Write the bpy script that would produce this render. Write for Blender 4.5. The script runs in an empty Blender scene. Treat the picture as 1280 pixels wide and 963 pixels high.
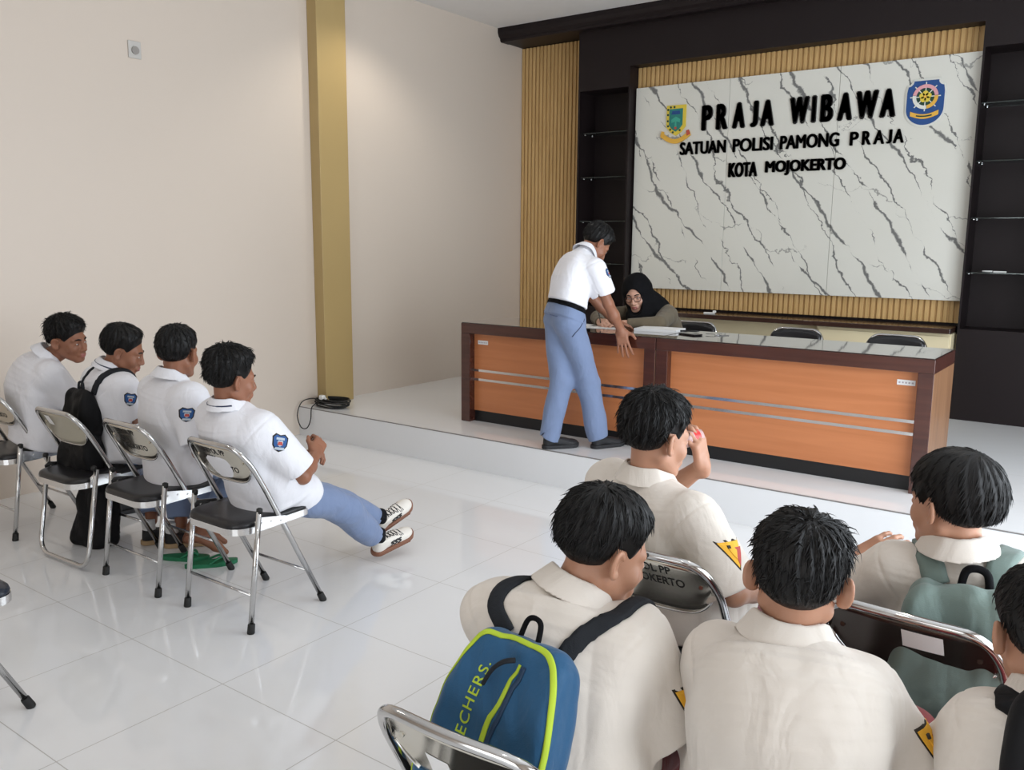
import bpy, bmesh, math, random
import numpy as np
from mathutils import Vector, Matrix

random.seed(7)
SC = bpy.context.scene
COL = SC.collection

# ------------------------------------------------------------------ camera
FPX = 1083.2
YAW, PITCH, ROLL = -0.6325509, 0.1641267, 0.00787782
EYE = Vector((0, 0, 1.6))
def cam_axes():
    cy, sy = math.cos(YAW), math.sin(YAW); cp, sp = math.cos(PITCH), math.sin(PITCH)
    fwd = Vector((sy*cp, cy*cp, -sp)); right = Vector((cy, -sy, 0)); up = right.cross(fwd)
    cr, sr = math.cos(ROLL), math.sin(ROLL)
    return cr*right+sr*up, cr*up-sr*right, fwd
_r, _u, _f = cam_axes()
cd = bpy.data.cameras.new('camera'); cam = bpy.data.objects.new('camera', cd); COL.objects.link(cam)
cd.sensor_width = 36; cd.sensor_fit = 'HORIZONTAL'; cd.lens = FPX*36/1280; cd.clip_start = 0.05
cam.matrix_world = Matrix(((_r.x, _u.x, -_f.x, EYE.x), (_r.y, _u.y, -_f.y, EYE.y), (_r.z, _u.z, -_f.z, EYE.z), (0, 0, 0, 1)))
SC.camera = cam

# ------------------------------------------------------------------ light and exposure
SC.view_settings.view_transform = 'Standard'; SC.view_settings.look = 'None'
SC.view_settings.gamma = 1; SC.view_settings.use_curve_mapping = False
SC.view_settings.exposure = 0.18
W = bpy.data.worlds.new('world'); SC.world = W; W.use_nodes = True
W.node_tree.nodes['Background'].inputs[0].default_value = (0.80, 0.90, 1.0, 1)
W.node_tree.nodes['Background'].inputs[1].default_value = 1.0
def area(name, loc, rot, sx, sy, power, color, spread=180):
    l = bpy.data.lights.new(name, 'AREA'); l.shape = 'RECTANGLE'; l.size = sx; l.size_y = sy
    l.energy = power; l.color = color; l.spread = math.radians(spread)
    o = bpy.data.objects.new(name, l); COL.objects.link(o); o.location = loc; o.rotation_euler = rot
    return o
# daylight through the glazed doors of the right wall and of the rear wall
area('daylight_side', (1.24, 3.4, 1.45), (0, math.radians(90), 0), 2.4, 5.0, 185, (0.86, 0.93, 1.0))
area('daylight_rear', (-0.9, -2.92, 1.45), (math.radians(90), 0, 0), 3.0, 2.4, 42, (1.0, 0.97, 0.94))
# the hall's ceiling lamps
CEIL = 3.73
LAMPS = [(-4.0, 1.0), (-3.6, 4.2), (-1.2, 0.6), (-1.0, 4.2), (-4.85, 5.25)]
LAMP_W = [16, 6, 16, 34, 45]

# ------------------------------------------------------------------ materials
MATS = {}
def mat(name, color, rough=0.5, metal=0.0, noise=0.0, nscale=8.0, bump=0.0, bscale=60.0, spec=0.5, coat=0.0, sheen=0.0, stretch=None, wrinkle=0.0, trans=0.0, ior=1.45, alpha=1.0, emit=None):
    if name in MATS: return MATS[name]
    m = bpy.data.materials.new(name); m.use_nodes = True; MATS[name] = m
    nt = m.node_tree; b = nt.nodes['Principled BSDF']
    c = (*color, 1)
    b.inputs['Base Color'].default_value = c; b.inputs['Roughness'].default_value = rough; b.inputs['Metallic'].default_value = metal
    b.inputs['Specular IOR Level'].default_value = spec; b.inputs['Coat Weight'].default_value = coat
    b.inputs['Sheen Weight'].default_value = sheen; b.inputs['Transmission Weight'].default_value = trans; b.inputs['IOR'].default_value = ior
    b.inputs['Coat Roughness'].default_value = 0.05
    b.inputs['Alpha'].default_value = alpha
    if emit: b.inputs['Emission Color'].default_value = (*emit[:3], 1); b.inputs['Emission Strength'].default_value = emit[3]
    tc = nt.nodes.new('ShaderNodeTexCoord'); mp = nt.nodes.new('ShaderNodeMapping')
    nt.links.new(tc.outputs['Object'], mp.inputs['Vector'])
    if stretch: mp.inputs['Scale'].default_value = stretch
    if noise >= 0:
        n = nt.nodes.new('ShaderNodeTexNoise'); n.inputs['Scale'].default_value = nscale; n.inputs['Detail'].default_value = 4
        nt.links.new(mp.outputs['Vector'], n.inputs['Vector'])
        mx = nt.nodes.new('ShaderNodeMix'); mx.data_type = 'RGBA'
        k = max(noise, 0.015)
        mx.inputs[6].default_value = tuple(min(1, v*(1-k)) for v in color)+(1,); mx.inputs[7].default_value = tuple(min(1, v*(1+k)) for v in color)+(1,)
        nt.links.new(n.outputs['Fac'], mx.inputs[0]); nt.links.new(mx.outputs[2], b.inputs['Base Color'])
    prev = None
    if wrinkle > 0:
        n3 = nt.nodes.new('ShaderNodeTexNoise'); n3.inputs['Scale'].default_value = 11; n3.inputs['Detail'].default_value = 3; n3.inputs['Roughness'].default_value = 0.45; n3.inputs['Distortion'].default_value = 0.9
        m3 = nt.nodes.new('ShaderNodeMapping'); m3.inputs['Scale'].default_value = (1, 1, 0.55); nt.links.new(tc.outputs['Object'], m3.inputs['Vector']); nt.links.new(m3.outputs['Vector'], n3.inputs['Vector'])
        b3 = nt.nodes.new('ShaderNodeBump'); b3.inputs['Strength'].default_value = wrinkle; b3.inputs['Distance'].default_value = 0.03
        nt.links.new(n3.outputs['Fac'], b3.inputs['Height']); nt.links.new(b3.outputs['Normal'], b.inputs['Normal']); prev = b3
    if bump > 0:
        n2 = nt.nodes.new('ShaderNodeTexNoise'); n2.inputs['Scale'].default_value = bscale; n2.inputs['Detail'].default_value = 3
        nt.links.new(mp.outputs['Vector'], n2.inputs['Vector'])
        bp = nt.nodes.new('ShaderNodeBump'); bp.inputs['Strength'].default_value = bump; bp.inputs['Distance'].default_value = 0.003
        nt.links.new(n2.outputs['Fac'], bp.inputs['Height']); nt.links.new(bp.outputs['Normal'], b.inputs['Normal'])
        if prev: nt.links.new(prev.outputs['Normal'], bp.inputs['Normal'])
    return m

def tile_material(name, color, tile=0.6, ox=-1.98, oy=1.75, rough=0.07, axis='xy'):
    """white glazed tile with thin grey joints, by position"""
    m = bpy.data.materials.new(name); m.use_nodes = True; nt = m.node_tree; b = nt.nodes['Principled BSDF']
    geo = nt.nodes.new('ShaderNodeNewGeometry'); sep = nt.nodes.new('ShaderNodeSeparateXYZ'); nt.links.new(geo.outputs['Position'], sep.inputs[0])
    def joint(sock, off, w):
        a = nt.nodes.new('ShaderNodeMath'); a.operation = 'ADD'; a.inputs[1].default_value = -off + 60*tile; nt.links.new(sock, a.inputs[0])
        d = nt.nodes.new('ShaderNodeMath'); d.operation = 'DIVIDE'; d.inputs[1].default_value = tile; nt.links.new(a.outputs[0], d.inputs[0])
        f = nt.nodes.new('ShaderNodeMath'); f.operation = 'FRACT'; nt.links.new(d.outputs[0], f.inputs[0])
        s = nt.nodes.new('ShaderNodeMath'); s.operation = 'SUBTRACT'; s.inputs[1].default_value = 0.5; nt.links.new(f.outputs[0], s.inputs[0])
        ab = nt.nodes.new('ShaderNodeMath'); ab.operation = 'ABSOLUTE'; nt.links.new(s.outputs[0], ab.inputs[0])
        g = nt.nodes.new('ShaderNodeMath'); g.operation = 'GREATER_THAN'; g.inputs[1].default_value = 0.5-w/tile; nt.links.new(ab.outputs[0], g.inputs[0])
        return g.outputs[0]
    socks = {'x': sep.outputs[0], 'y': sep.outputs[1], 'z': sep.outputs[2]}
    j1 = joint(socks[axis[0]], ox, 0.0016)
    if len(axis) > 1:
        j2 = joint(socks[axis[1]], oy, 0.0016)
        mx = nt.nodes.new('ShaderNodeMath'); mx.operation = 'MAXIMUM'; nt.links.new(j1, mx.inputs[0]); nt.links.new(j2, mx.inputs[1]); j = mx.outputs[0]
    else: j = j1
    n = nt.nodes.new('ShaderNodeTexNoise'); n.inputs['Scale'].default_value = 1.6; n.inputs['Detail'].default_value = 5
    nt.links.new(geo.outputs['Position'], n.inputs['Vector'])
    c1 = nt.nodes.new('ShaderNodeMix'); c1.data_type = 'RGBA'
    c1.inputs[6].default_value = tuple(v*.97 for v in color)+(1,); c1.inputs[7].default_value = tuple(min(1, v*1.03) for v in color)+(1,)
    nt.links.new(n.outputs['Fac'], c1.inputs[0])
    c2 = nt.nodes.new('ShaderNodeMix'); c2.data_type = 'RGBA'; nt.links.new(j, c2.inputs[0]); nt.links.new(c1.outputs[2], c2.inputs[6])
    c2.inputs[7].default_value = (0.42, 0.41, 0.39, 1)
    nt.links.new(c2.outputs[2], b.inputs['Base Color'])
    r = nt.nodes.new('ShaderNodeMapRange'); r.inputs[3].default_value = rough; r.inputs[4].default_value = 0.6; nt.links.new(j, r.inputs[0]); nt.links.new(r.outputs[0], b.inputs['Roughness'])
    b.inputs['Specular IOR Level'].default_value = 0.55
    return m

def wood_material(name, c1, c2, rough=0.3, axis='x', scale=1.0, coat=0.3):
    m = bpy.data.materials.new(name); m.use_nodes = True; nt = m.node_tree; b = nt.nodes['Principled BSDF']
    tc = nt.nodes.new('ShaderNodeTexCoord'); mp = nt.nodes.new('ShaderNodeMapping'); nt.links.new(tc.outputs['Object'], mp.inputs['Vector'])
    s = [14*scale]*3; s['xyz'.index(axis)] = 0.9*scale; mp.inputs['Scale'].default_value = s
    n = nt.nodes.new('ShaderNodeTexNoise'); n.inputs['Scale'].default_value = 2.2; n.inputs['Detail'].default_value = 6; n.inputs['Distortion'].default_value = 0.6
    nt.links.new(mp.outputs['Vector'], n.inputs['Vector'])
    r = nt.nodes.new('ShaderNodeValToRGB'); r.color_ramp.elements[0].position = 0.3; r.color_ramp.elements[0].color = (*c1, 1)
    r.color_ramp.elements[1].position = 0.7; r.color_ramp.elements[1].color = (*c2, 1)
    nt.links.new(n.outputs['Fac'], r.inputs[0]); nt.links.new(r.outputs[0], b.inputs['Base Color'])
    b.inputs['Roughness'].default_value = rough; b.inputs['Coat Weight'].default_value = coat; b.inputs['Coat Roughness'].default_value = 0.1
    return m

def marble_material(name):
    """warm white stone with slanting grey veins in local x (along), z (up)"""
    m = bpy.data.materials.new(name); m.use_nodes = True; nt = m.node_tree; b = nt.nodes['Principled BSDF']
    L = nt.links.new
    tc = nt.nodes.new('ShaderNodeTexCoord')
    def M(op, x, y=None, clamp=False):
        n = nt.nodes.new('ShaderNodeMath'); n.operation = op; n.use_clamp = clamp
        for i, v in enumerate((x, y)):
            if v is None: continue
            if isinstance(v, (int, float)): n.inputs[i].default_value = v
            else: L(v, n.inputs[i])
        return n.outputs[0]
    sp = nt.nodes.new('ShaderNodeSeparateXYZ'); L(tc.outputs['Object'], sp.inputs[0])
    def noise(scale, seed, detail=4, rough=0.5):
        mp = nt.nodes.new('ShaderNodeMapping'); mp.inputs['Location'].default_value = (seed*3.1, seed, seed*1.7); L(tc.outputs['Object'], mp.inputs['Vector'])
        n = nt.nodes.new('ShaderNodeTexNoise'); n.inputs['Scale'].default_value = scale; n.inputs['Detail'].default_value = detail; n.inputs['Roughness'].default_value = rough
        L(mp.outputs['Vector'], n.inputs['Vector']); return n.outputs['Fac']
    def vein(cx, cz, spacing, a1, s1, a2, wlo, whi, wmax, seed):
        u = M('ADD', M('MULTIPLY', sp.outputs[0], cx), M('MULTIPLY', sp.outputs[2], cz))
        u = M('ADD', u, M('MULTIPLY', M('SUBTRACT', noise(s1, seed, 2), 0.5), a1))
        u = M('ADD', u, M('MULTIPLY', M('SUBTRACT', noise(9.0, seed+3, 4, 0.6), 0.5), a2))
        d = M('MULTIPLY', M('ABSOLUTE', M('SUBTRACT', M('FRACT', M('ADD', M('DIVIDE', u, spacing), 40.3+seed)), 0.5)), spacing)
        mr = nt.nodes.new('ShaderNodeMapRange'); mr.interpolation_type = 'SMOOTHSTEP'; mr.inputs[1].default_value = wlo; mr.inputs[2].default_value = whi; L(noise(3.4, seed+7, 3), mr.inputs[0])
        wd = M('ADD', M('MULTIPLY', mr.outputs[0], wmax), 1e-4)
        v = nt.nodes.new('ShaderNodeMapRange'); v.interpolation_type = 'SMOOTHSTEP'; v.inputs[1].default_value = 0.30; v.inputs[2].default_value = 1.0; v.inputs[3].default_value = 1; v.inputs[4].default_value = 0; L(M('DIVIDE', d, wd), v.inputs[0])
        return v.outputs[0]
    v1 = vein(0.82, 0.57, 0.36, 0.34, 1.3, 0.10, 0.39, 0.62, 0.021, 1.3)
    v2 = vein(0.86, 0.51, 0.29, 0.42, 1.6, 0.13, 0.41, 0.64, 0.015, 5.1)
    v3 = vein(0.30, 0.95, 0.55, 0.60, 2.0, 0.22, 0.46, 0.68, 0.014, 9.4)
    m1 = nt.nodes.new('ShaderNodeMath'); m1.operation = 'MAXIMUM'; L(v1, m1.inputs[0]); L(v2, m1.inputs[1])
    m3 = nt.nodes.new('ShaderNodeMath'); m3.operation = 'MULTIPLY'; m3.inputs[1].default_value = 0.65; L(v3, m3.inputs[0])
    m2 = nt.nodes.new('ShaderNodeMath'); m2.operation = 'MAXIMUM'; L(m1.outputs[0], m2.inputs[0]); L(m3.outputs[0], m2.inputs[1])
    mx = nt.nodes.new('ShaderNodeMix'); mx.data_type = 'RGBA'; L(m2.outputs[0], mx.inputs[0])
    nb = nt.nodes.new('ShaderNodeTexNoise'); nb.inputs['Scale'].default_value = 1.3; L(tc.outputs['Object'], nb.inputs['Vector'])
    base = nt.nodes.new('ShaderNodeMix'); base.data_type = 'RGBA'; base.inputs[6].default_value = (0.66, 0.65, 0.58, 1); base.inputs[7].default_value = (0.74, 0.73, 0.67, 1); L(nb.outputs['Fac'], base.inputs[0])
    L(base.outputs[2], mx.inputs[6]); mx.inputs[7].default_value = (0.17, 0.17, 0.165, 1)
    L(mx.outputs[2], b.inputs['Base Color']); b.inputs['Roughness'].default_value = 0.12; b.inputs['Specular IOR Level'].default_value = 0.4
    return m

# ------------------------------------------------------------------ mesh helpers
def link(name, me, m=None, parent=None, smooth=False):
    o = bpy.data.objects.new(name, me); COL.objects.link(o)
    if m is not None:
        for x in (m if isinstance(m, (list, tuple)) else [m]): me.materials.append(x)
    if parent is not None: o.parent = parent
    if smooth:
        for p in me.polygons: p.use_smooth = True
    return o
def obj(name, bm, m, parent=None, smooth=False, origin=None):
    me = bpy.data.meshes.new(name)
    if origin is not None: bmesh.ops.translate(bm, vec=-Vector(origin), verts=bm.verts)
    bmesh.ops.recalc_face_normals(bm, faces=bm.faces)
    bm.to_mesh(me); bm.free()
    o = link(name, me, m, parent, smooth)
    if origin is not None: o.location = origin
    return o
def tag(o, label=None, cat=None, group=None, kind=None):
    if label: o['label'] = label
    if cat: o['category'] = cat
    if group: o['group'] = group
    if kind: o['kind'] = kind
    return o
def empty(name, loc, rz=0.0, label=None, cat=None, group=None):
    o = bpy.data.objects.new(name, None); COL.objects.link(o); o.location = loc; o.rotation_euler = (0, 0, rz); o.empty_display_size = 0.1
    return tag(o, label, cat, group)
def box(bm, lo, hi, bevel=0.0, seg=2, mi=0):
    n0 = len(bm.verts); lo = Vector(lo); hi = Vector(hi)
    r = bmesh.ops.create_cube(bm, size=1.0); vs = r['verts']
    for v in vs:
        v.co = Vector(((lo.x+hi.x)/2+v.co.x*(hi.x-lo.x), (lo.y+hi.y)/2+v.co.y*(hi.y-lo.y), (lo.z+hi.z)/2+v.co.z*(hi.z-lo.z)))
    fs = set(f for v in vs for f in v.link_faces)
    for f in fs: f.material_index = mi
    if bevel > 0:
        es = list(set(e for v in vs for e in v.link_edges))
        r = bmesh.ops.bevel(bm, geom=es, offset=bevel, segments=seg, affect='EDGES', profile=0.5)
        for f in r['faces']: f.material_index = mi
def catmull(pts, n=8, closed=False):
    P = [Vector(p) for p in pts]; out = []
    N = len(P); rng = range(N) if closed else range(N-1)
    for i in rng:
        p0 = P[(i-1) % N] if closed else P[max(i-1, 0)]; p1 = P[i]; p2 = P[(i+1) % N]; p3 = P[(i+2) % N] if closed else P[min(i+2, N-1)]
        for k in range(n):
            t = k/n
            out.append(0.5*((2*p1)+(-p0+p2)*t+(2*p0-5*p1+4*p2-p3)*t*t+(-p0+3*p1-3*p2+p3)*t**3))
    if not closed: out.append(P[-1])
    return out
def fillet(pts, r, n=5):
    """polyline with its inner corners rounded to radius r"""
    P = [Vector(p) for p in pts]; out = [P[0]]
    for i in range(1, len(P)-1):
        a = (P[i-1]-P[i]); b = (P[i+1]-P[i]); ra = min(r, a.length*.49, b.length*.49)
        s = P[i]+a.normalized()*ra; e = P[i]+b.normalized()*ra
        for k in range(n+1):
            t = k/n; out.append((1-t)**2*s+2*t*(1-t)*P[i]+t*t*e)
    out.append(P[-1]); return out
def tube(bm, pts, r, seg=10, closed=False, mi=0, caps=True, flat=1.0):
    P = [Vector(p) for p in pts]; N = len(P); rings = []
    rr = r if isinstance(r, (list, tuple)) else [r]*N
    t0 = (P[1]-P[0]).normalized(); up = Vector((0, 0, 1)) if abs(t0.z) < 0.9 else Vector((1, 0, 0))
    nrm = (up-t0*up.dot(t0)).normalized()
    for i in range(N):
        if closed: t = (P[(i+1) % N]-P[(i-1) % N])
        else: t = (P[min(i+1, N-1)]-P[max(i-1, 0)])
        if t.length < 1e-9: t = t0
        t = t.normalized(); nrm = (nrm-t*nrm.dot(t))
        nrm = nrm.normalized() if nrm.length > 1e-6 else t.orthogonal().normalized()
        bn = t.cross(nrm)
        rings.append([bm.verts.new(P[i]+(nrm*math.cos(a)*flat+bn*math.sin(a))*rr[i]) for a in [2*math.pi*k/seg for k in range(seg)]])
    M = N if closed else N-1
    for i in range(M):
        A, B = rings[i], rings[(i+1) % N]
        for k in range(seg):
            f = bm.faces.new((A[k], A[(k+1) % seg], B[(k+1) % seg], B[k])); f.material_index = mi; f.smooth = True
    if not closed and caps:
        f = bm.faces.new(rings[0][::-1]); f.material_index = mi
        f = bm.faces.new(rings[-1]); f.material_index = mi
def prism(bm, outline, to3, d0, d1, mi=0):
    """closed outline (2D points) extruded between depths d0 and d1; to3(u, v, d) -> point"""
    A = [bm.verts.new(to3(u, v, d0)) for u, v in outline]; B = [bm.verts.new(to3(u, v, d1)) for u, v in outline]
    n = len(outline)
    for k in range(n):
        f = bm.faces.new((A[k], A[(k+1) % n], B[(k+1) % n], B[k])); f.material_index = mi
    f = bm.faces.new(A[::-1]); f.material_index = mi
    f = bm.faces.new(B); f.material_index = mi
def text_mesh(name, txt, size, m, parent=None, depth=0.0, bold=0.0, sx=1.0, shear=0.0, spacing=1.0, align='LEFT'):
    cu = bpy.data.curves.new(name, 'FONT'); cu.body = txt; cu.size = size; cu.extrude = depth; cu.offset = bold; cu.shear = shear
    cu.space_character = spacing; cu.align_x = align; cu.resolution_u = 4
    t = bpy.data.objects.new(name+'_tmp', cu); COL.objects.link(t)
    bpy.context.view_layer.update()
    dg = bpy.context.evaluated_depsgraph_get()
    me = bpy.data.meshes.new_from_object(t.evaluated_get(dg))
    bpy.data.objects.remove(t); bpy.data.curves.remove(cu)
    for v in me.vertices: v.co.x *= sx
    me.materials.clear()
    return link(name, me, m, parent)

# ------------------------------------------------------------------ the room
XL, YB, XR, YR = -5.6, 7.8, 1.3, -3.0
PZ, PY = 0.238, 4.65                       # the platform: height and front edge
M_wall = mat('wall_paint', (0.655, 0.57, 0.49), 0.45, bump=0.04, bscale=160, noise=0.015, nscale=1.2)
M_wallw = mat('ceiling_paint', (0.80, 0.78, 0.76), 0.7)
M_tile = tile_material('floor_tile', (0.77, 0.775, 0.785))
M_ptile = tile_material('platform_tile', (0.77, 0.775, 0.785), 0.6, PY+0.02, 0.0, axis='y')
M_dark = mat('dark_brown_laminate', (0.012, 0.0075, 0.0080), 0.5, noise=0.15, nscale=3, spec=0.3)
M_slat = wood_material('oak_slat', (0.52, 0.32, 0.12), (0.66, 0.43, 0.18), 0.5, 'z', 1.0, 0.0)
M_gold = mat('mustard_paint', (0.44, 0.315, 0.135), 0.40, noise=0.03, nscale=2)
M_cream = mat('cream_laminate', (0.74, 0.64, 0.42), 0.45)
M_white = mat('white_plastic', (0.8, 0.8, 0.78), 0.35)
M_frame = mat('white_aluminium', (0.75, 0.76, 0.77), 0.35, metal=0.3)
M_ledge = mat('dark_walnut_ledge', (0.045, 0.022, 0.016), 0.25, noise=0.3, nscale=5, stretch=(0.4, 6, 6), coat=0.3)

def struct(name, parts, m, smooth=False):
    bm = bmesh.new()
    for p in parts: box(bm, *p)
    o = obj(name, bm, m); o['kind'] = 'structure'; return o
T = 0.15
struct('floor', [((XL-T, YR-T, -0.12), (XR+T, YB+T, 0.0))], M_tile)
struct('floor_platform', [((XL, PY, 0.0), (XR, YB, PZ))], M_ptile)
struct('trim_20', [((XL, PY-0.0012, PZ-0.005), (XR, PY+0.006, PZ+0.0010))], mat('grey_joint_mortar', (0.20, 0.19, 0.18), 0.6))
struct('ceiling', [((XL-T, YR-T, CEIL), (XR+T, YB+T, CEIL+0.12))], M_wallw)
struct('wall_left', [((XL-T, YR-T, 0), (XL, YB+T, CEIL))], M_wall)
struct('wall_back', [((XL, YB, 0), (XR+T, YB+T, CEIL))], M_dark)
# right wall with a wide glazed opening, rear wall likewise
wy0, wy1, wz1 = 0.8, 6.0, 2.7
struct('wall_right', [((XR, YR-T, 0), (XR+T, wy0, CEIL)), ((XR, wy1, 0), (XR+T, YB+T, CEIL)), ((XR, wy0, wz1), (XR+T, wy1, CEIL))], M_wall)
rx0, rx1 = -2.5, 0.7
struct('wall_rear', [((XL, YR-T, 0), (rx0, YR, CEIL)), ((rx1, YR-T, 0), (XR, YR, CEIL)), ((rx0, YR-T, wz1), (rx1, YR, CEIL))], M_wall)
M_glass = mat('window_glass', (1, 1, 1), 0.0, trans=1.0, ior=1.01, noise=-1)
def glazing(name, axis, a0, a1, pos, z1, n):
    bm = bmesh.new()
    def bx(a, b, z0, zz, d=0.03):
        if axis == 'y': box(bm, (pos-d, a, z0), (pos+d, b, zz))
        else: box(bm, (a, pos-d, z0), (b, pos+d, zz))
    w = 0.05
    bx(a0, a1, z1-w, z1); bx(a0, a1, 0.0, 0.08)
    for k in range(n+1):
        c = a0+(a1-a0)*k/n; bx(max(a0, c-w/2), min(a1, c+w/2), 0.08, z1-w)
    o = obj(name, bm, M_frame); o['kind'] = 'structure'
    bm = bmesh.new()
    if axis == 'y': box(bm, (pos-0.004, a0+w, 0.08), (pos+0.004, a1-w, z1-w))
    else: box(bm, (a0+w, pos-0.004, 0.08), (a1-w, pos+0.004, z1-w))
    obj('window_pane', bm, M_glass, o)
glazing('window_1', 'y', wy0, wy1, XR+0.08, wz1, 4)
glazing('window_2', 'x', rx0, rx1, YR-0.08, wz1, 5)
# mustard column on the left wall, where the platform begins
bm = bmesh.new(); box(bm, (XL, 4.855, PZ), (XL+0.11, 5.165, CEIL), 0.004)
o = obj('column_left', bm, M_gold); o['kind'] = 'structure'
# cornice round the dark joinery
def cornice():
    bm = bmesh.new()
    prof = [(7.52, 3.60), (7.40, 3.60), (7.385, 3.615), (7.385, 3.63), (7.36, 3.65), (7.345, 3.685), (7.345, CEIL-0.001), (7.52, CEIL-0.001)]
    prism(bm, prof, lambda u, v, d: (d, u, v), XL+0.002, XR-0.01)
    o = obj('trim_1', bm, M_dark); o['kind'] = 'structure'
cornice()
# dark joinery across the back wall: fascia, niches and centre recess (front plane y = YF)
YF, YN = 7.5, 7.775
for k, part in enumerate([
    ((-4.70, YF, 3.237), (XR-0.01, YB, 3.70)), ((XL+0.002, YF, 3.605), (-4.701, YB, 3.70)),
    ((-4.72, YF, PZ), (-4.70, YB, 3.60)), ((-4.70, YF, 3.05), (-4.165, YB, 3.237)), ((-4.165, YF, PZ), (-4.15, YB, 3.237)),
    ((-4.70, YF, PZ), (-4.165, YB, 0.96)),
    ((-1.19, YF, PZ), (-1.175, YB, 3.237)), ((-1.175, YF, 3.05), (-0.62, YB, 3.237)), ((-0.62, YF, PZ), (-0.60, YB, 3.237)),
    ((-1.175, YF, PZ), (-0.62, YB, 0.955)), ((-0.60, YF, PZ), (XR-0.01, YB, 3.237)),
    ((-4.15, 7.69, 0.9), (-1.19, YB, 3.237))]):
    struct('trim_%d' % (k+2), [part], M_dark)
# lower wall under the ledge
struct('wall_lower', [((-4.165, 7.60, PZ), (-1.19, YB, 0.9))], M_cream)

def slat_panel(name, x0, x1, y, z0, z1, pitch, label):
    bm = bmesh.new(); n = max(1, round((x1-x0)/pitch)); p = (x1-x0)/n
    box(bm, (x0, y, z0), (x1, y+0.012, z1))
    out = []
    for k in range(n):
        a = x0+k*p
        box(bm, (a+p*0.02, y-0.018, z0), (a+p*0.70, y+0.001, z1), 0.003, 1)
    o = obj(name, bm, M_slat); tag(o, label, 'wall panel'); return o
slat_panel('slat_panel', XL+0.004, -4.722, 7.785, PZ, 3.60, 0.046, 'tall oak slat wall panel beside the cream wall')
slat_panel('slat_panel', -4.148, -1.192, 7.672, 0.985, 3.237, 0.046, 'wide oak slat panel framing the white marble sign board')

# ledge behind the desk, cream cupboard under it
bm = bmesh.new(); box(bm, (-4.145, 7.32, 0.925), (-1.21, 7.66, 0.965), 0.004)
tag(obj('wall_ledge', bm, M_ledge), 'long dark walnut ledge shelf under the marble board', 'shelf')
c = empty('low_cupboard', (-1.72, 7.5, PZ), 0, 'cream low cupboard under the dark ledge behind the desk', 'cupboard')
bm = bmesh.new(); box(bm, (-0.52, -0.1, 0), (0.51, 0.095, 0.68), 0.003); obj('body', bm, M_cream, c)
for k in range(2):
    bm = bmesh.new(); box(bm, (-0.5+k*0.505, -0.118, 0.04), (-0.005+k*0.505, -0.1, 0.66), 0.003); d = obj('door', bm, M_cream, c)
    bm = bmesh.new(); box(bm, (-0.04+(k*0.05), -0.13, 0.40), (-0.03+(k*0.05), -0.118, 0.52), 0.002); obj('handle', bm, M_frame, d)
# small white thing lying on the ledge
bm = bmesh.new(); box(bm, (-0.05, -0.018, 0), (0.05, 0.018, 0.014), 0.004); box(bm, (0.03, -0.012, 0.01), (0.06, 0.012, 0.03), 0.004)
o = obj('remote_control', bm, M_white); o.location = (-3.22, 7.42, 0.9655); o.rotation_euler = (0, 0, 0.3)
tag(o, 'small white remote control lying on the dark ledge', 'remote control')

# glass shelves in the two niches
M_shelf = mat('shelf_glass', (0.22, 0.27, 0.26), 0.04, trans=0.9, ior=1.45, noise=-1)
M_chrome = mat('chrome', (0.58, 0.58, 0.58), 0.13, metal=1.0, noise=0.02)
def glass_shelf(x0, x1, z, label, group):
    s = empty('glass_shelf', ((x0+x1)/2, 7.65, z), 0, label, 'shelf', group); w = (x1-x0)/2
    bm = bmesh.new(); box(bm, (-w+0.004, -0.115, 0), (w-0.004, 0.118, 0.008), 0.001, 1); obj('pane', bm, M_shelf, s)
    for sx in (-1, 1):
        for yy in (-0.07, 0.07):
            bm = bmesh.new(); tube(bm, [(sx*(w-0.001), yy, -0.004), (sx*(w-0.024), yy, -0.004)], 0.007, 8); obj('bracket', bm, M_chrome, s)
pos = ['topmost', 'second from the top', 'third from the top', 'lowest']
for i, z in enumerate((2.65, 2.225, 1.80, 1.385)):
    glass_shelf(-4.70, -4.165, z, f'clear glass shelf in the niche beside the tall slat panel, {pos[i]}', 'glass shelves in the niches')
    glass_shelf(-1.175, -0.62, z, f'clear glass shelf in the niche right of the marble board, {pos[i]}', 'glass shelves in the niches')
bm = bmesh.new(); box(bm, (-0.045, -0.01, 0), (0.045, 0.01, 0.012), 0.003); tube(bm, [(-0.12, 0, 0.008), (-0.05, 0, 0.008)], 0.007, 8)
o = obj('marker_pen', bm, M_white, smooth=False); o.location = (-0.95, 7.6, 1.3935); tag(o, 'white marker pen lying on the lowest shelf of the right niche', 'pen')

# marble board with lettering and crests
YM = 7.60
M_marble = marble_material('veined_marble')
bx0, bx1, bz0, bz1 = -4.133, -1.205, 1.165, 3.043
mb = empty('marble_board', ((bx0+bx1)/2, YM, bz0), 0, 'large white marble board with grey slanting veins', 'sign board')
w3 = (bx1-bx0)/3
for k, (a, b) in enumerate(((bx0, -3.20), (-3.197, -2.245), (-2.242, bx1))):
    bm = bmesh.new(); box(bm, (a-mb.location.x, 0, 0), (b-mb.location.x, 0.05, bz1-bz0), 0.0012, 1)
    o = obj('marble_slab', bm, M_marble, mb)
M_black = mat('black_acrylic', (0.006, 0.006, 0.007), 0.3)
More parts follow.
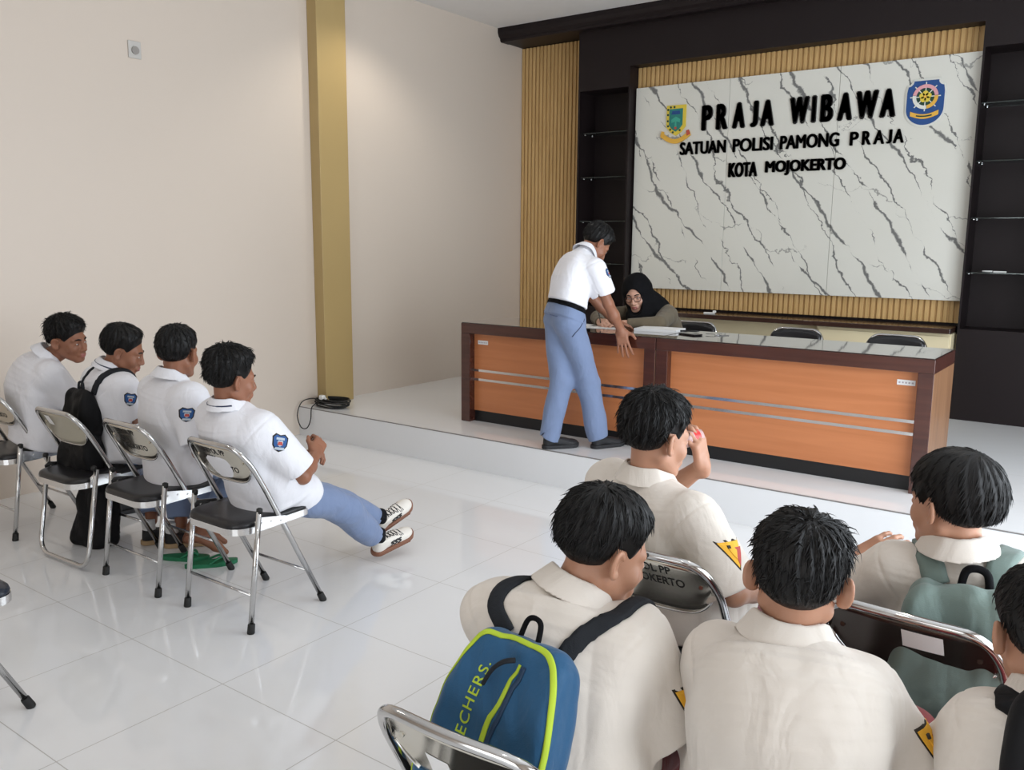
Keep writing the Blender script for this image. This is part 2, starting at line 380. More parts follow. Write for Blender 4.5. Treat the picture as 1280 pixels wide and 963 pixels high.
# ------------------------------------------------------------------ smooth solids: distance functions turned into meshes
A3 = lambda v: np.array(v, dtype=np.float64)
def nrm(v):
    v = A3(v); return v/max(1e-9, np.linalg.norm(v))
def rc(P, a, b, ra, rb):
    a = A3(a); b = A3(b); ab = b-a; L = max(1e-9, ab @ ab)
    t = np.clip(((P-a) @ ab)/L, 0, 1)
    return np.linalg.norm(P-a-t[:, None]*ab, axis=1)-(ra+(rb-ra)*t)
def ell(P, c, r, M=None):
    q = P-A3(c)
    if M is not None: q = q @ M
    r = A3(r); k0 = np.linalg.norm(q/r, axis=1); k1 = np.linalg.norm(q/(r*r), axis=1)
    return k0*(k0-1)/np.maximum(k1, 1e-9)
def rbox(P, c, h, r, M=None):
    q = P-A3(c)
    if M is not None: q = q @ M
    q = np.abs(q)-(A3(h)-r)
    return np.linalg.norm(np.maximum(q, 0), axis=1)+np.minimum(q.max(1), 0)-r
def su(a, b, k):
    h = np.clip(0.5+0.5*(b-a)/k, 0, 1); return b+(a-b)*h-k*h*(1-h)
def smax(a, b, k): return -su(-a, -b, k)
def near(P, c, r, fn, far=None):
    """fn evaluated only inside a ball; outside a safe lower bound of the distance"""
    d = np.linalg.norm(P-A3(c), axis=1); out = np.maximum(d-r*0.85, 0.012)
    m = d < r
    if m.any(): out[m] = fn(P[m])
    return out
def folds(P, seed, amp, f=14.0, n=7, stretch=None):
    g = np.random.RandomState(seed); q = P if stretch is None else P*A3(stretch); w = np.zeros(len(P))
    for i in range(n):
        k = g.normal(size=3); k /= np.linalg.norm(k); k2 = g.normal(size=3); k2 /= np.linalg.norm(k2)
        s = f*(0.6+1.5*i/n); a = 1.0/(0.7+0.8*i)
        x = np.sin(s*(q @ k)+g.uniform(0, 6.28)+1.6*np.sin(s*0.55*(q @ k2)+g.uniform(0, 6.28)))
        w += a*(x*np.abs(x) if i % 2 else -np.abs(x)*1.4+0.7)
    return w*amp
def gencyl(P, C, S, Wd, Dp, cap, p=2.4):
    C = np.asarray(C, float); S = np.asarray(S, float); n = len(C)
    best = np.full(len(P), 1e9); bi = np.zeros(len(P), int); bt = np.zeros(len(P))
    for i in range(n-1):
        ab = C[i+1]-C[i]; t = np.clip(((P-C[i]) @ ab)/(ab @ ab), 0, 1)
        d = ((P-C[i]-t[:, None]*ab)**2).sum(1); m = d < best
        best[m] = d[m]; bi[m] = i; bt[m] = t[m]
    ax = np.array([nrm(C[min(i+1, n-1)]-C[max(i-1, 0)]) for i in range(n)])
    lerp = lambda A: A[bi]*(1-bt)[:, None]+A[bi+1]*bt[:, None]
    c = lerp(C); s = lerp(S); a = lerp(ax)
    a /= np.linalg.norm(a, axis=1)[:, None]; s = s-a*(s*a).sum(1)[:, None]; s /= np.linalg.norm(s, axis=1)[:, None]
    fr = np.cross(a, s); v = P-c
    Wd = np.asarray(Wd, float); Dp = np.asarray(Dp, float)
    w = Wd[bi]*(1-bt)+Wd[bi+1]*bt; dd = Dp[bi]*(1-bt)+Dp[bi+1]*bt
    u = np.abs((v*s).sum(1))/w; f = np.abs((v*fr).sum(1))/dd; al = (v*a).sum(1)/cap
    end = ((bi == 0) & (bt <= 0)) | ((bi == n-2) & (bt >= 1)); al = np.where(end, al, 0)
    r = (u**p+f**p)**(1/p); r = np.sqrt(r*r+al*al)
    return (r-1)*np.minimum(w, dd)
def spline(pts, n=6):
    return np.array([tuple(v) for v in catmull(pts, n)])

def mesh_sdf(name, fn, lo, hi, res, m, parent=None, origin=(0, 0, 0), mi_fn=None, smooth_it=0, B=8, slack=0.03):
    lo = A3(lo); hi = A3(hi); nb = np.maximum(1, np.ceil((hi-lo)/(res*B))).astype(int)
    gi = np.stack(np.meshgrid(*[np.arange(k) for k in nb], indexing='ij'), -1).reshape(-1, 3)
    ctr = lo+(gi+0.5)*res*B
    d = np.concatenate([fn(ctr[i:i+200000]) for i in range(0, len(ctr), 200000)])
    act = np.abs(d) < res*B*0.87+slack
    sg = np.where(d < 0, -1.0, 1.0).astype(np.float32).reshape(nb)
    G = np.ones(nb*B+1, np.float32)
    G[:-1, :-1, :-1] = np.repeat(np.repeat(np.repeat(sg, B, 0), B, 1), B, 2)
    off = np.stack(np.meshgrid(*[np.arange(B+1)]*3, indexing='ij'), -1).reshape(-1, 3)
    ai = gi[act]
    for i in range(0, len(ai), 300):
        ijk = (ai[i:i+300, None, :]*B+off[None]).reshape(-1, 3)
        G[ijk[:, 0], ijk[:, 1], ijk[:, 2]] = fn(lo+ijk*res)
    G[0] = G[-1] = 1; G[:, 0] = G[:, -1] = 1; G[:, :, 0] = G[:, :, -1] = 1
    S = G < 0
    cnt = np.zeros([k-1 for k in S.shape], np.int8)
    cs = [(a, b, c) for a in (0, 1) for b in (0, 1) for c in (0, 1)]
    sh = S.shape
    for a, b, c in cs: cnt += S[a:sh[0]-1+a, b:sh[1]-1+b, c:sh[2]-1+c]
    cell = np.argwhere((cnt > 0) & (cnt < 8))
    vid = np.full(cnt.shape, -1, np.int32); vid[cell[:, 0], cell[:, 1], cell[:, 2]] = np.arange(len(cell))
    V = np.zeros((len(cell), 3)); K = np.zeros(len(cell))
    gv = {c: G[cell[:, 0]+c[0], cell[:, 1]+c[1], cell[:, 2]+c[2]].astype(float) for c in cs}
    for c in cs:
        for ax in range(3):
            if c[ax] == 0:
                e = list(c); e[ax] = 1; e = tuple(e); g0, g1 = gv[c], gv[e]
                x = (g0 < 0) != (g1 < 0); t = np.where(x, g0/np.where(x, g0-g1, 1), 0)
                q = np.array(c, float)[None]+np.zeros((len(cell), 1)); q[:, ax] += t
                V += q*x[:, None]; K += x
    V = lo+(cell+V/K[:, None])*res
    F = []
    for ax in range(3):
        o1, o2 = [k for k in range(3) if k != ax]
        a = np.moveaxis(S, ax, 0); x = a[1:] != a[:-1]; x = np.moveaxis(x, 0, ax)
        e = np.argwhere(x); e = e[(e[:, o1] > 0) & (e[:, o2] > 0) & (e[:, o1] < sh[o1]-1) & (e[:, o2] < sh[o2]-1)]
        s0 = S[e[:, 0], e[:, 1], e[:, 2]]
        def cid(d1, d2):
            q = e.copy(); q[:, o1] -= d1; q[:, o2] -= d2; return vid[q[:, 0], q[:, 1], q[:, 2]]
        q = np.stack([cid(1, 1), cid(0, 1), cid(0, 0), cid(1, 0)], 1)
        flip = ~s0 if ax != 1 else s0
        q[flip] = q[flip][:, ::-1]; F.append(q)
    F = np.concatenate(F)
    F = F[(F >= 0).all(1)]
    if smooth_it:
        for _ in range(smooth_it):
            acc = np.zeros_like(V); k = np.zeros(len(V))
            for j in range(4):
                np.add.at(acc, F[:, j], V[F[:, (j+1) % 4]]); np.add.at(k, F[:, j], 1)
                np.add.at(acc, F[:, j], V[F[:, (j-1) % 4]]); np.add.at(k, F[:, j], 1)
            V = 0.5*V+0.5*acc/np.maximum(k, 1)[:, None]
    mi = mi_fn(V[F].mean(1)) if mi_fn is not None else None
    return raw_mesh(name, V-A3(origin), F, m, parent, mi)
def raw_mesh(name, V, F, m, parent=None, mi=None, smooth=True):
    F = np.asarray(F, np.int32); k = F.shape[1]
    me = bpy.data.meshes.new(name); me.vertices.add(len(V)); me.vertices.foreach_set('co', np.asarray(V, np.float32).ravel())
    me.loops.add(F.size); me.loops.foreach_set('vertex_index', F.ravel())
    me.polygons.add(len(F)); me.polygons.foreach_set('loop_start', np.arange(0, F.size, k, dtype=np.int32))
    me.polygons.foreach_set('loop_total', np.full(len(F), k, np.int32))
    me.update(calc_edges=True)
    me.polygons.foreach_set('use_smooth', np.full(len(F), smooth, bool))
    o = link(name, me, m, parent)
    if mi is not None: me.polygons.foreach_set('material_index', np.asarray(mi, np.int32))
    me.validate(); return o
def grad(fn, P, e=0.003):
    g = np.zeros_like(P)
    for i in range(3):
        d = np.zeros(3); d[i] = e; g[:, i] = fn(P+d)-fn(P-d)
    return g/np.maximum(1e-9, np.linalg.norm(g, axis=1))[:, None]
def onto(fn, P, off=0.0, it=8):
    P = np.array(P, float)
    for _ in range(it):
        P = P-grad(fn, P)*np.clip(fn(P)-off, -0.03, 0.03)[:, None]*0.8
    return P, grad(fn, P)
def march(fn, P, d, it=40):
    P = np.array(P, float); d = nrm(d)
    for _ in range(it): P = P+d*np.clip(fn(P), -0.02, 0.05)[:, None]*0.7
    return P
def ribbon(name, fn, pts, width, thick, m, parent, origin, off=0.001, n=8, closed=False, m_edge=None):
    """a strap that lies on the surface fn along the control points"""
    C = np.array([tuple(v) for v in catmull(pts, n)])
    C, N = onto(fn, C, off)
    T = np.gradient(C, axis=0); T /= np.maximum(1e-9, np.linalg.norm(T, axis=1))[:, None]
    Sd = np.cross(T, N); Sd /= np.maximum(1e-9, np.linalg.norm(Sd, axis=1))[:, None]
    w = np.asarray(width if np.ndim(width) else [width]*len(C), float)
    if len(w) != len(C): w = np.interp(np.linspace(0, 1, len(C)), np.linspace(0, 1, len(w)), w)
    us = np.linspace(-1, 1, 5); rows = []
    for u in us:
        Q, NQ = onto(fn, C+Sd*(u*w/2)[:, None], off, 5); rows.append((Q, NQ))
    nC = len(C); V = []; F = []
    for lvl in (0, thick):
        for i, (Q, NQ) in enumerate(rows): V.append(Q+NQ*(lvl if 0 < i < 4 or lvl == 0 else lvl*0.7))
    V = np.concatenate(V); idx = lambda l, u, i: (l*5+u)*nC+i
    for i in range(nC-1):
        for u in range(4):
            F.append((idx(1, u, i), idx(1, u+1, i), idx(1, u+1, i+1), idx(1, u, i+1)))
            F.append((idx(0, u, i+1), idx(0, u+1, i+1), idx(0, u+1, i), idx(0, u, i)))
        F.append((idx(0, 0, i), idx(1, 0, i), idx(1, 0, i+1), idx(0, 0, i+1)))
        F.append((idx(0, 4, i+1), idx(1, 4, i+1), idx(1, 4, i), idx(0, 4, i)))
    for u in range(4):
        F.append((idx(0, u, 0), idx(0, u+1, 0), idx(1, u+1, 0), idx(1, u, 0)))
        F.append((idx(1, u, nC-1), idx(1, u+1, nC-1), idx(0, u+1, nC-1), idx(0, u, nC-1)))
    return raw_mesh(name, V-A3(origin), F, m, parent)
def decal(name, fn, c, n, up, layers, mats, parent, origin, thick=0.0015):
    """a cloth badge laid on the surface fn: layers = [(outline uv, material index)], each a little higher than the last"""
    c = A3(c); n = nrm(n); up = A3(up); up = nrm(up-n*(up @ n)); rt = np.cross(up, n)
    V = []; F = []; MI = []
    for li, (ol, mi) in enumerate(layers):
        ol = np.asarray(ol, float); dense = []
        for k in range(len(ol)):
            a, b = ol[k], ol[(k+1) % len(ol)]
            for t in np.linspace(0, 1, 4)[:-1]: dense.append(a+(b-a)*t)
        ol = np.array(dense); cen = ol.mean(0); m_ = len(ol); base = len(V)
        R = [0.02, 0.35, 0.7, 1.0]; U = np.concatenate([cen+(ol-cen)*r for r in R])
        Q = march(fn, c+U[:, :1]*rt+U[:, 1:2]*up+n*0.06, -n)
        Q = Q+n*(thick*(li+1)); edge = Q[-m_:]-n*(thick*(li+1)+0.004)
        Q = np.concatenate([Q, edge]); V.extend(Q)
        for r in range(len(R)):
            for k in range(m_):
                k2 = (k+1) % m_; F.append((base+r*m_+k, base+r*m_+k2, base+(r+1)*m_+k2, base+(r+1)*m_+k)[::-1]); MI.append(mi)
    return raw_mesh(name, np.array(V)-A3(origin), F, mats, parent, MI, smooth=False)

# ------------------------------------------------------------------ people
def rotz(a):
    c, s = math.cos(a), math.sin(a); return np.array([[c, s, 0], [-s, c, 0], [0, 0, 1]])   # clockwise: a turns +y towards +x
def head_axes(yaw, pitch, roll):
    y, p, r = map(math.radians, (yaw, pitch, roll))
    f = A3((math.sin(y), math.cos(y), 0)); rt = A3((math.cos(y), -math.sin(y), 0)); up = A3((0, 0, 1))
    f2 = f*math.cos(p)-up*math.sin(p); u2 = up*math.cos(p)+f*math.sin(p)
    r2 = rt*math.cos(r)-u2*math.sin(r); u3 = u2*math.cos(r)+rt*math.sin(r)
    return np.stack([r2, f2, u3], 1)          # columns: right, forward, up
def head_sdf(q):
    """head in its own axes (x right, y forward, z up), about 0.23 m tall"""
    ax = np.abs(q[:, 0]); s = np.stack([ax, q[:, 1], q[:, 2]], 1)
    d = ell(q, (0, -0.014, 0.032), (0.074, 0.094, 0.083))
    d = su(d, ell(q, (0, 0.024, -0.028), (0.060, 0.068, 0.080)), 0.03)
    d = su(d, rc(s, (0.050, -0.008, -0.052), (0.018, 0.066, -0.096), 0.020, 0.017), 0.025)
    d = su(d, ell(q, (0, 0.070, -0.098), (0.024, 0.020, 0.018)), 0.02)
    d = su(d, ell(s, (0.036, 0.062, -0.034), (0.026, 0.022, 0.026)), 0.02)
    d = su(d, rc(s, (0.0, 0.083, 0.018), (0.040, 0.070, 0.016), 0.012, 0.011), 0.016)
    d = smax(d, -ell(s, (0.032, 0.096, -0.003), (0.021, 0.018, 0.013)), 0.012)
    d = su(d, ell(s, (0.031, 0.076, -0.004), (0.015, 0.013, 0.012)), 0.004)          # lids
    d = su(d, rc(q, (0, 0.090, 0.004), (0, 0.107, -0.036), 0.0075, 0.0115), 0.012)
    d = su(d, ell(s, (0.012, 0.097, -0.042), (0.009, 0.011, 0.008)), 0.006)
    d = su(d, ell(q, (0, 0.088, -0.068), (0.026, 0.016, 0.018)), 0.014)
    d = su(d, rc(s, (0.0, 0.101, -0.0655), (0.021, 0.089, -0.067), 0.0052, 0.003), 0.005)
    d = su(d, rc(s, (0.0, 0.100, -0.0765), (0.018, 0.089, -0.074), 0.0065, 0.003), 0.005)
    d = smax(d, -ell(q, (0, 0.106, -0.0708), (0.022, 0.010, 0.0012)), 0.003)
    # ears
    e = s-A3((0.077, -0.008, -0.008)); ca, sa = math.cos(0.62), math.sin(0.62)
    n_ = e[:, 0]*ca-(-e[:, 1])*sa*-1*0-e[:, 1]*-sa*0
    n_ = e[:, 0]*ca+e[:, 1]*sa; u_ = -e[:, 0]*sa+e[:, 1]*ca; v_ = e[:, 2]+u_*0.18
    eq = np.stack([n_, u_, v_], 1)
    plate = ell(eq, (0.004, -0.004, 0.0), (0.007, 0.016, 0.024))
    wv = np.where(v_ > 0, 0.025, 0.026); rad = np.sqrt(((u_+0.005)/0.0185)**2+(v_/wv)**2); ring = np.sqrt(((rad-1)*0.020)**2+((n_-0.010)*1.0)**2)-0.0048
    ring = np.where((u_ > 0.008) & (v_ < 0.012) & (v_ > -0.02), ring+0.006, ring)
    lobe = ell(eq, (0.006, 0.002, -0.022), (0.006, 0.008, 0.009))
    ear = su(su(plate, ring, 0.006), lobe, 0.008)
    ear = smax(ear, -ell(eq, (0.014, -0.002, -0.001), (0.008, 0.009, 0.014)), 0.005)
    return su(d, ear, 0.008)
def hairline(q):
    return np.interp(q[:, 1], [-0.11, -0.06, -0.025, -0.012, 0.012, 0.030, 0.05, 0.075, 0.11], [-0.060, -0.060, -0.040, 0.022, 0.020, -0.004, 0.03, 0.060, 0.066])
def hair_sdf(q, T, seed, fade=0.05, nape=0.0, messy=0.004, fringe=0.0, side=0.008):
    hz = hairline(q)+np.where(q[:, 1] < -0.02, nape, 0)-np.where(q[:, 1] > 0.03, fringe, 0)
    h = q[:, 2]-hz; k = np.clip(h/fade, 0, 1); k = k*k*(3-2*k)
    up = np.clip((q[:, 2]-0.02)/0.09, 0, 1)
    t = 0.003+k*(side+(T-side)*up)
    d = ell(q, (0, -0.014, 0.032), (0.074, 0.094, 0.083))-t
    # combed clumps running away from the crown
    cw = q-A3((0.01, -0.055, 0.11)); ang = np.arctan2(cw[:, 0], cw[:, 1]); rr = np.linalg.norm(cw, axis=1)
    g = np.random.RandomState(seed)
    w = np.sin(ang*17+g.uniform(0, 6)+rr*40)+0.7*np.sin(ang*31+rr*70+g.uniform(0, 6))+0.6*np.sin(ang*9-rr*55+g.uniform(0, 6))
    d = d+w*messy*k*0.45
    return smax(d, (hz-q[:, 2])*0.75, 0.006)
def hand_sdf(P, h):
    w = A3(h['at']); d = nrm(h['dir']); n = A3(h['back']); n = nrm(n-d*(n @ d)); s = np.cross(n, d)*h['side']; k = h.get('size', 0.95)
    M = np.stack([s, d, n], 1); q = (P-w) @ M/k          # x towards the thumb, y along the fingers, z back of the hand
    o = rbox(q, (0.0, 0.048, 0), (0.038, 0.046, 0.0125), 0.012)
    o = su(o, rc(q, (0, -0.02, 0), (0, 0.02, 0), 0.024, 0.022), 0.02)
    o = su(o, ell(q, (0.022, 0.03, -0.008), (0.018, 0.028, 0.014)), 0.012)
    L = [(0.030, 0.090, 0.040, 0.024, 0.019), (0.010, 0.095, 0.044, 0.028, 0.020), (-0.010, 0.091, 0.040, 0.026, 0.019), (-0.029, 0.082, 0.031, 0.019, 0.017)]
    curls = h.get('curl', (20, 25, 15)); spread = h.get('spread', 5)
    for i, (x, y, l1, l2, l3) in enumerate(L):
        c = curls[i] if isinstance(curls[0], (tuple, list)) else curls
        p = A3((x, y-0.004, 0.0)); a = 0; r = 0.0092 if i < 3 else 0.008; sp = math.radians((1.2-i)*spread)
        o2 = None
        for l, cc, r1 in ((l1, c[0], r*0.93), (l2, c[1], r*0.86), (l3, c[2], r*0.72)):
            a += math.radians(cc); e = p+l*A3((math.sin(sp)*math.cos(a), math.cos(a)*math.cos(sp), -math.sin(a)))
            f = rc(q, p, e, r, r1); o2 = f if o2 is None else su(o2, f, 0.003); p = e; r = r1
        o = su(o, o2, 0.006)
    t = h.get('thumb', (0.75, 0.6, -0.25)); b = A3((0.030, 0.022, -0.006)); t = nrm(t); t2 = nrm(A3(t)+A3(h.get('thumb2', (-0.35, 0.5, -0.1))))
    m = b+0.043*t; e = m+0.030*t2
    o = su(o, su(rc(q, b, m, 0.0125, 0.0105), rc(q, m, e, 0.0105, 0.008), 0.004), 0.012)
    return o*k

SKIN = {}
def skin(name, c):
    m = mat(name, c, 0.48, noise=0.05, nscale=18, bump=0.05, bscale=300)
    b = m.node_tree.nodes['Principled BSDF']; b.inputs['Subsurface Weight'].default_value = 0.12; b.inputs['Subsurface Radius'].default_value = (0.012, 0.004, 0.002); b.inputs['Subsurface Scale'].default_value = 0.5
    return m
M_skinA = skin('skin_tan', (0.42, 0.215, 0.135)); M_skinB = skin('skin_brown', (0.27, 0.115, 0.065)); M_skinC = skin('skin_light', (0.56, 0.32, 0.23))
M_lip = mat('lip', (0.34, 0.12, 0.10), 0.4)
M_hair = mat('black_hair', (0.005, 0.0045, 0.0045), 0.48, noise=0.2, nscale=50, spec=0.3)
M_eye = mat('eye_white', (0.7, 0.68, 0.65), 0.2); M_iris = mat('dark_iris', (0.01, 0.007, 0.005), 0.15)
def cloth(name, c, bump=0.12, rough=0.8, wr=0.35): return mat(name, c, rough, noise=0.03, nscale=12, bump=bump, bscale=420, sheen=0.15 if max(c) > 0.05 else 0.0, spec=0.25 if max(c) > 0.05 else 0.12, wrinkle=wr)
M_scout = cloth('cream_shirt_cloth', (0.64, 0.585, 0.525)); M_shirtw = cloth('white_shirt_cloth', (0.75, 0.75, 0.79)); M_grayblue = cloth('blue_grey_trouser_cloth', (0.175, 0.23, 0.365))
M_maroon = cloth('maroon_trouser_cloth', (0.14, 0.018, 0.018)); M_navy = cloth('dark_navy_cloth', (0.03, 0.04, 0.08)); M_blackcloth = cloth('black_cloth', (0.005, 0.005, 0.006))
M_khaki = cloth('olive_khaki_cloth', (0.13, 0.105, 0.07))
M_badge_b = mat('badge_blue', (0.02, 0.085, 0.26), 0.7); M_badge_r = mat('badge_red', (0.42, 0.06, 0.05), 0.7); M_badge_w = mat('badge_white', (0.42, 0.48, 0.55), 0.7); M_badge_y = mat('badge_yellow', (0.80, 0.42, 0.03), 0.7); M_badge_k = mat('badge_black', (0.02, 0.015, 0.01), 0.7)
M_rubber = mat('black_rubber', (0.012, 0.012, 0.012), 0.6)

SHIELD = [(-0.5, 0.32), (-0.3, 0.5), (0, 0.42), (0.3, 0.5), (0.5, 0.32), (0.42, -0.15), (0.22, -0.4), (0, -0.5), (-0.22, -0.4), (-0.42, -0.15)]
def sc(o, s, dx=0, dy=0): return [(u*s+dx, v*s+dy) for u, v in o]
def school_badge(fn, c, n, up, parent, org, s=0.075):
    decal('sleeve_badge', fn, c, n, up, [(sc(SHIELD, s), 0), (sc(SHIELD, s*0.84), 1), (sc([(-.5, .35), (.5, .35), (.5, .6), (-.5, .6)], s*0.5, 0, -s*.02), 2), (sc(SHIELD, s*0.34, 0, -s*0.04), 2), (sc([(-.5, -.3), (.5, -.3), (.35, .3), (-.35, .3)], s*0.30, 0, -s*.04), 3), (sc([(-.5, -.12), (.5, -.12), (.42, .12), (-.42, .12)], s*0.55, 0, -s*.32), 2)], [M_badge_k, M_badge_b, M_badge_w, M_badge_r], parent, org, 0.0009)
def scout_badge(fn, c, n, up, parent, org, s=0.085):
    tri = [(-0.5, 0.08), (0.05, 0.5), (0.5, -0.5)]; tri = [(-0.52, 0.42), (0.52, 0.42), (0.0, -0.55)]
    decal('sleeve_badge', fn, c, n, up, [(sc(tri, s), 0), (sc(tri, s*0.84), 1), (sc([(0.03, 0.2), (0.5, 0.2), (0.06, -0.52)], s*0.8), 2), (sc([(-.2, .2), (.0, .28), (.16, .1), (.02, -.25), (-.12, 0)], s*0.8), 1), (sc([(-.5, -.5), (.5, -.5), (.5, .5), (-.5, .5)], s*0.10, -s*.12, s*.2), 0)], [M_badge_k, M_badge_y, M_badge_r], parent, org, 0.0009)

def collar_sdf(P, C, up, fwd, r, h=0.036, lift=0.0, open_deg=22):
    up = nrm(up); fwd = nrm(A3(fwd)-up*(A3(fwd) @ up)); rt = np.cross(fwd, up)
    v = P-A3(C); z = v @ up; x = v @ rt; y = v @ fwd; rad = np.sqrt(x*x+(y*0.95)**2)+1e-6
    z = z+0.45*np.maximum(y, -0.03)*1.0+0.010
    st = np.maximum(np.abs(rad-(r+0.006))-0.0035, np.abs(z-0.006)-h*0.62)
    fl_r = r+0.012+np.clip(h-z, 0, 1)*0.62
    fl = np.maximum(np.abs(rad-fl_r)*0.86-0.0036, np.abs(z-h*0.32)-h*0.66)
    d = su(st, fl, 0.004)
    ang = np.degrees(np.arctan2(np.abs(x), y))
    return np.maximum(d, (open_deg-ang)*0.0012)

def build_person(label, base, yaw, J, look, group=None, body_m=None, res=0.004, fine=None, hair=None, shirt=None, trousers=None, hands=(), shoes=(), eyes=True, hijab=False, bare_feet=(), build=1.0):
    """J: joints in the person's own axes (x right, y forward, z up from base) unless given with a leading 'w' tuple in world axes"""
    R = rotz(math.radians(yaw)); base = A3(base)
    def W(v):
        if isinstance(v, tuple) and len(v) == 4: return A3(v[1:])
        return base+A3(v) @ R
    J = {k: W(v) for k, v in J.items()}
    root = empty('person', tuple(base), 0, label, 'person', group); org = base
    H = head_axes(*look); hc = J['head']; hs = J_scale = build
    hq = lambda P: (P-hc) @ H/hs
    fwd = A3((0, 1, 0)) @ R
    sideS = nrm(J['shR']-J['shL']); sideH = nrm(J['hipR']-J['hipL'])
    neckup = nrm(hc-H[:, 1]*0.012-J['neck'])
    # ---- the body, one skin
    limbs = []
    for s in 'LR':
        limbs += [(J['sh'+s], J['el'+s], 0.043, 0.034), (J['el'+s], J['el'+s]*0.55+J['wr'+s]*0.45, 0.034, 0.036), (J['el'+s]*0.55+J['wr'+s]*0.45, J['wr'+s], 0.036, 0.0235)]
        limbs += [(J['hip'+s], J['kn'+s], 0.070, 0.048), (J['kn'+s], J['kn'+s]*0.6+J['an'+s]*0.4, 0.047, 0.048), (J['kn'+s]*0.6+J['an'+s]*0.4, J['an'+s], 0.048, 0.030)]
        limbs += [(J['neck']*0.8+J['sh'+s]*0.2, J['sh'+s], 0.036, 0.040)]
    for s in 'LR':
        if s in bare_feet:
            f = A3(J['toe'+s]); limbs += [(J['an'+s], J['an'+s]*0.35+f*0.65, 0.031, 0.026), (J['an'+s]*0.35+f*0.65, f, 0.026, 0.014), (J['an'+s], J['heel'+s], 0.03, 0.026)]
    def body_fn(P):
        d = rc(P, J['pelvis'], J['neck']*0.65+J['pelvis']*0.35, 0.085, 0.075)
        d = su(d, rc(P, J['hipL'], J['hipR'], 0.07, 0.07), 0.03)
        for a, b, ra, rb in limbs: d = su(d, rc(P, a, b, ra, rb), 0.016)
        d = su(d, rc(P, J['neck']-neckup*0.03, hc-H[:, 1]*0.018*hs-H[:, 2]*0.05*hs, 0.053, 0.048), 0.02)
        for h in hands:
            d = su(d, near(P, A3(h['at'])+nrm(h['dir'])*0.08, 0.16, lambda Q: hand_sdf(Q, h)), 0.012)
        d = su(d, near(P, hc, 0.19*hs, lambda Q: head_sdf(hq(Q))*hs), 0.014)
        return d
    pts = np.array([J[k] for k in J]+[hc+H[:, 2]*0.13]); ext = [A3(h['at'])+nrm(h['dir'])*0.16 for h in hands]
    if ext: pts = np.concatenate([pts, np.array(ext)])
    lo, hi = pts.min(0)-0.14, pts.max(0)+0.14
    def lips(C):
        q = hq(C); return ((np.abs(q[:, 0]) < 0.020) & (q[:, 1] > 0.088) & (q[:, 1] < 0.115) & (q[:, 2] > -0.082) & (q[:, 2] < -0.061)).astype(int)
    mesh_sdf('body', body_fn, lo, hi, res, [body_m or M_skinA, M_lip], root, org, lips)
    if eyes:
        bm = bmesh.new()
        for sx in (-1, 1):
            for (c, r, mi) in (((0.031*sx, 0.0835, -0.004), (0.0105, 0.0065, 0.0048), 0), ((0.031*sx, 0.0872, -0.004), (0.0046, 0.0035, 0.0046), 1)):
                rr = bmesh.ops.create_icosphere(bm, subdivisions=2, radius=1)
                for v in rr['verts']: v.co = Vector(hc+H @ (A3(c)+A3(v.co)*A3(r))*hs-org)
                for f in set(f for v in rr['verts'] for f in v.link_faces): f.material_index = mi
        obj('eyes', bm, [M_eye, M_iris], root, True)
        bm = bmesh.new()
        for sx in (-1, 1):
            P_ = [hc+H @ A3((sx*x, y, z))*hs-org for x, y, z in ((0.012, 0.0945, 0.016), (0.028, 0.091, 0.021), (0.045, 0.079, 0.017))]
            tube(bm, catmull([tuple(p) for p in P_], 5), [0.002+0.002*math.sin(math.pi*k/10) for k in range(11)], 6)
        obj('eyebrows', bm, M_hair, root)
    # ---- hair: a combed cap and loose strands
    if hair is not None:
        hf = dict(T=0.020, seed=3, strands=1400, length=0.022, lift=0.20, curl=0.0); hf.update(hair)
        kw = {k: hf[k] for k in ('T', 'seed') if k in hf}
        for k in ('fade', 'nape', 'messy', 'fringe', 'side'):
            if k in hf: kw[k] = hf[k]
        fnh = lambda P: hair_sdf(hq(P), **kw)*hs
        ho = mesh_sdf('hair', fnh, hc-0.17, hc+0.17, fine or res, M_hair, root, org)
        strands(ho, hc, H, hs, org, hf)
    # ---- shirt
    fns = {}
    if shirt:
        s_ = dict(m=M_shirtw, sleeve=0.78, r0=0.070, r1=0.070, bow=0.03, fold=0.0035, seed=5, hem=0.07, collar=True, W=1.0, D=1.0, lap=True, belly=0.0, tuck=False); s_.update(shirt)
        pel, nk = J['pelvis'], J['neck']; ax = nrm(nk-pel); back = -nrm(np.cross(ax, sideS)); back = -np.cross(ax, sideS); back = nrm(back)
        front = np.cross(ax, sideS) if np.cross(ax, sideS) @ fwd > 0 else -np.cross(ax, sideS)
        front = nrm(front); b = -front*s_['bow']; L = np.linalg.norm(nk-pel)
        C = [pel-ax*max(s_['hem'], 0.03), pel, pel+ax*L*0.28+b*0.7, pel+ax*L*0.55+b*1.1, pel+ax*L*0.78+b*0.9, pel+ax*L*0.92+b*0.3, nk+ax*0.012]
        Wd = A3([0.178, 0.180, 0.168, 0.178, 0.170, 0.125, 0.066])*s_['W']; Dp = A3([0.135, 0.135, 0.122, 0.124, 0.110, 0.085, 0.064])*s_['D']
        n = 4; Cs = spline(C, n); tt = np.linspace(0, len(C)-1, len(Cs)); Ws = np.interp(tt, range(len(C)), Wd); Ds = np.interp(tt, range(len(C)), Dp)
        Ss = np.array([nrm(sideH*(1-t/(len(C)-1))+sideS*t/(len(C)-1)) for t in tt])
        Ws[-n-1:] = np.interp(tt[-n-1:], [len(C)-2, len(C)-1], [Wd[-2], Wd[-1]])
        cuts = []
        for s in 'LR':
            a, e = J['sh'+s], J['el'+s]; d_ = e-a; l = np.linalg.norm(d_); d_ = d_/l; sl = s_['sleeve']
            if isinstance(sl, dict): sl = sl[s]
            cuts.append((s, a, e, d_, l, sl))
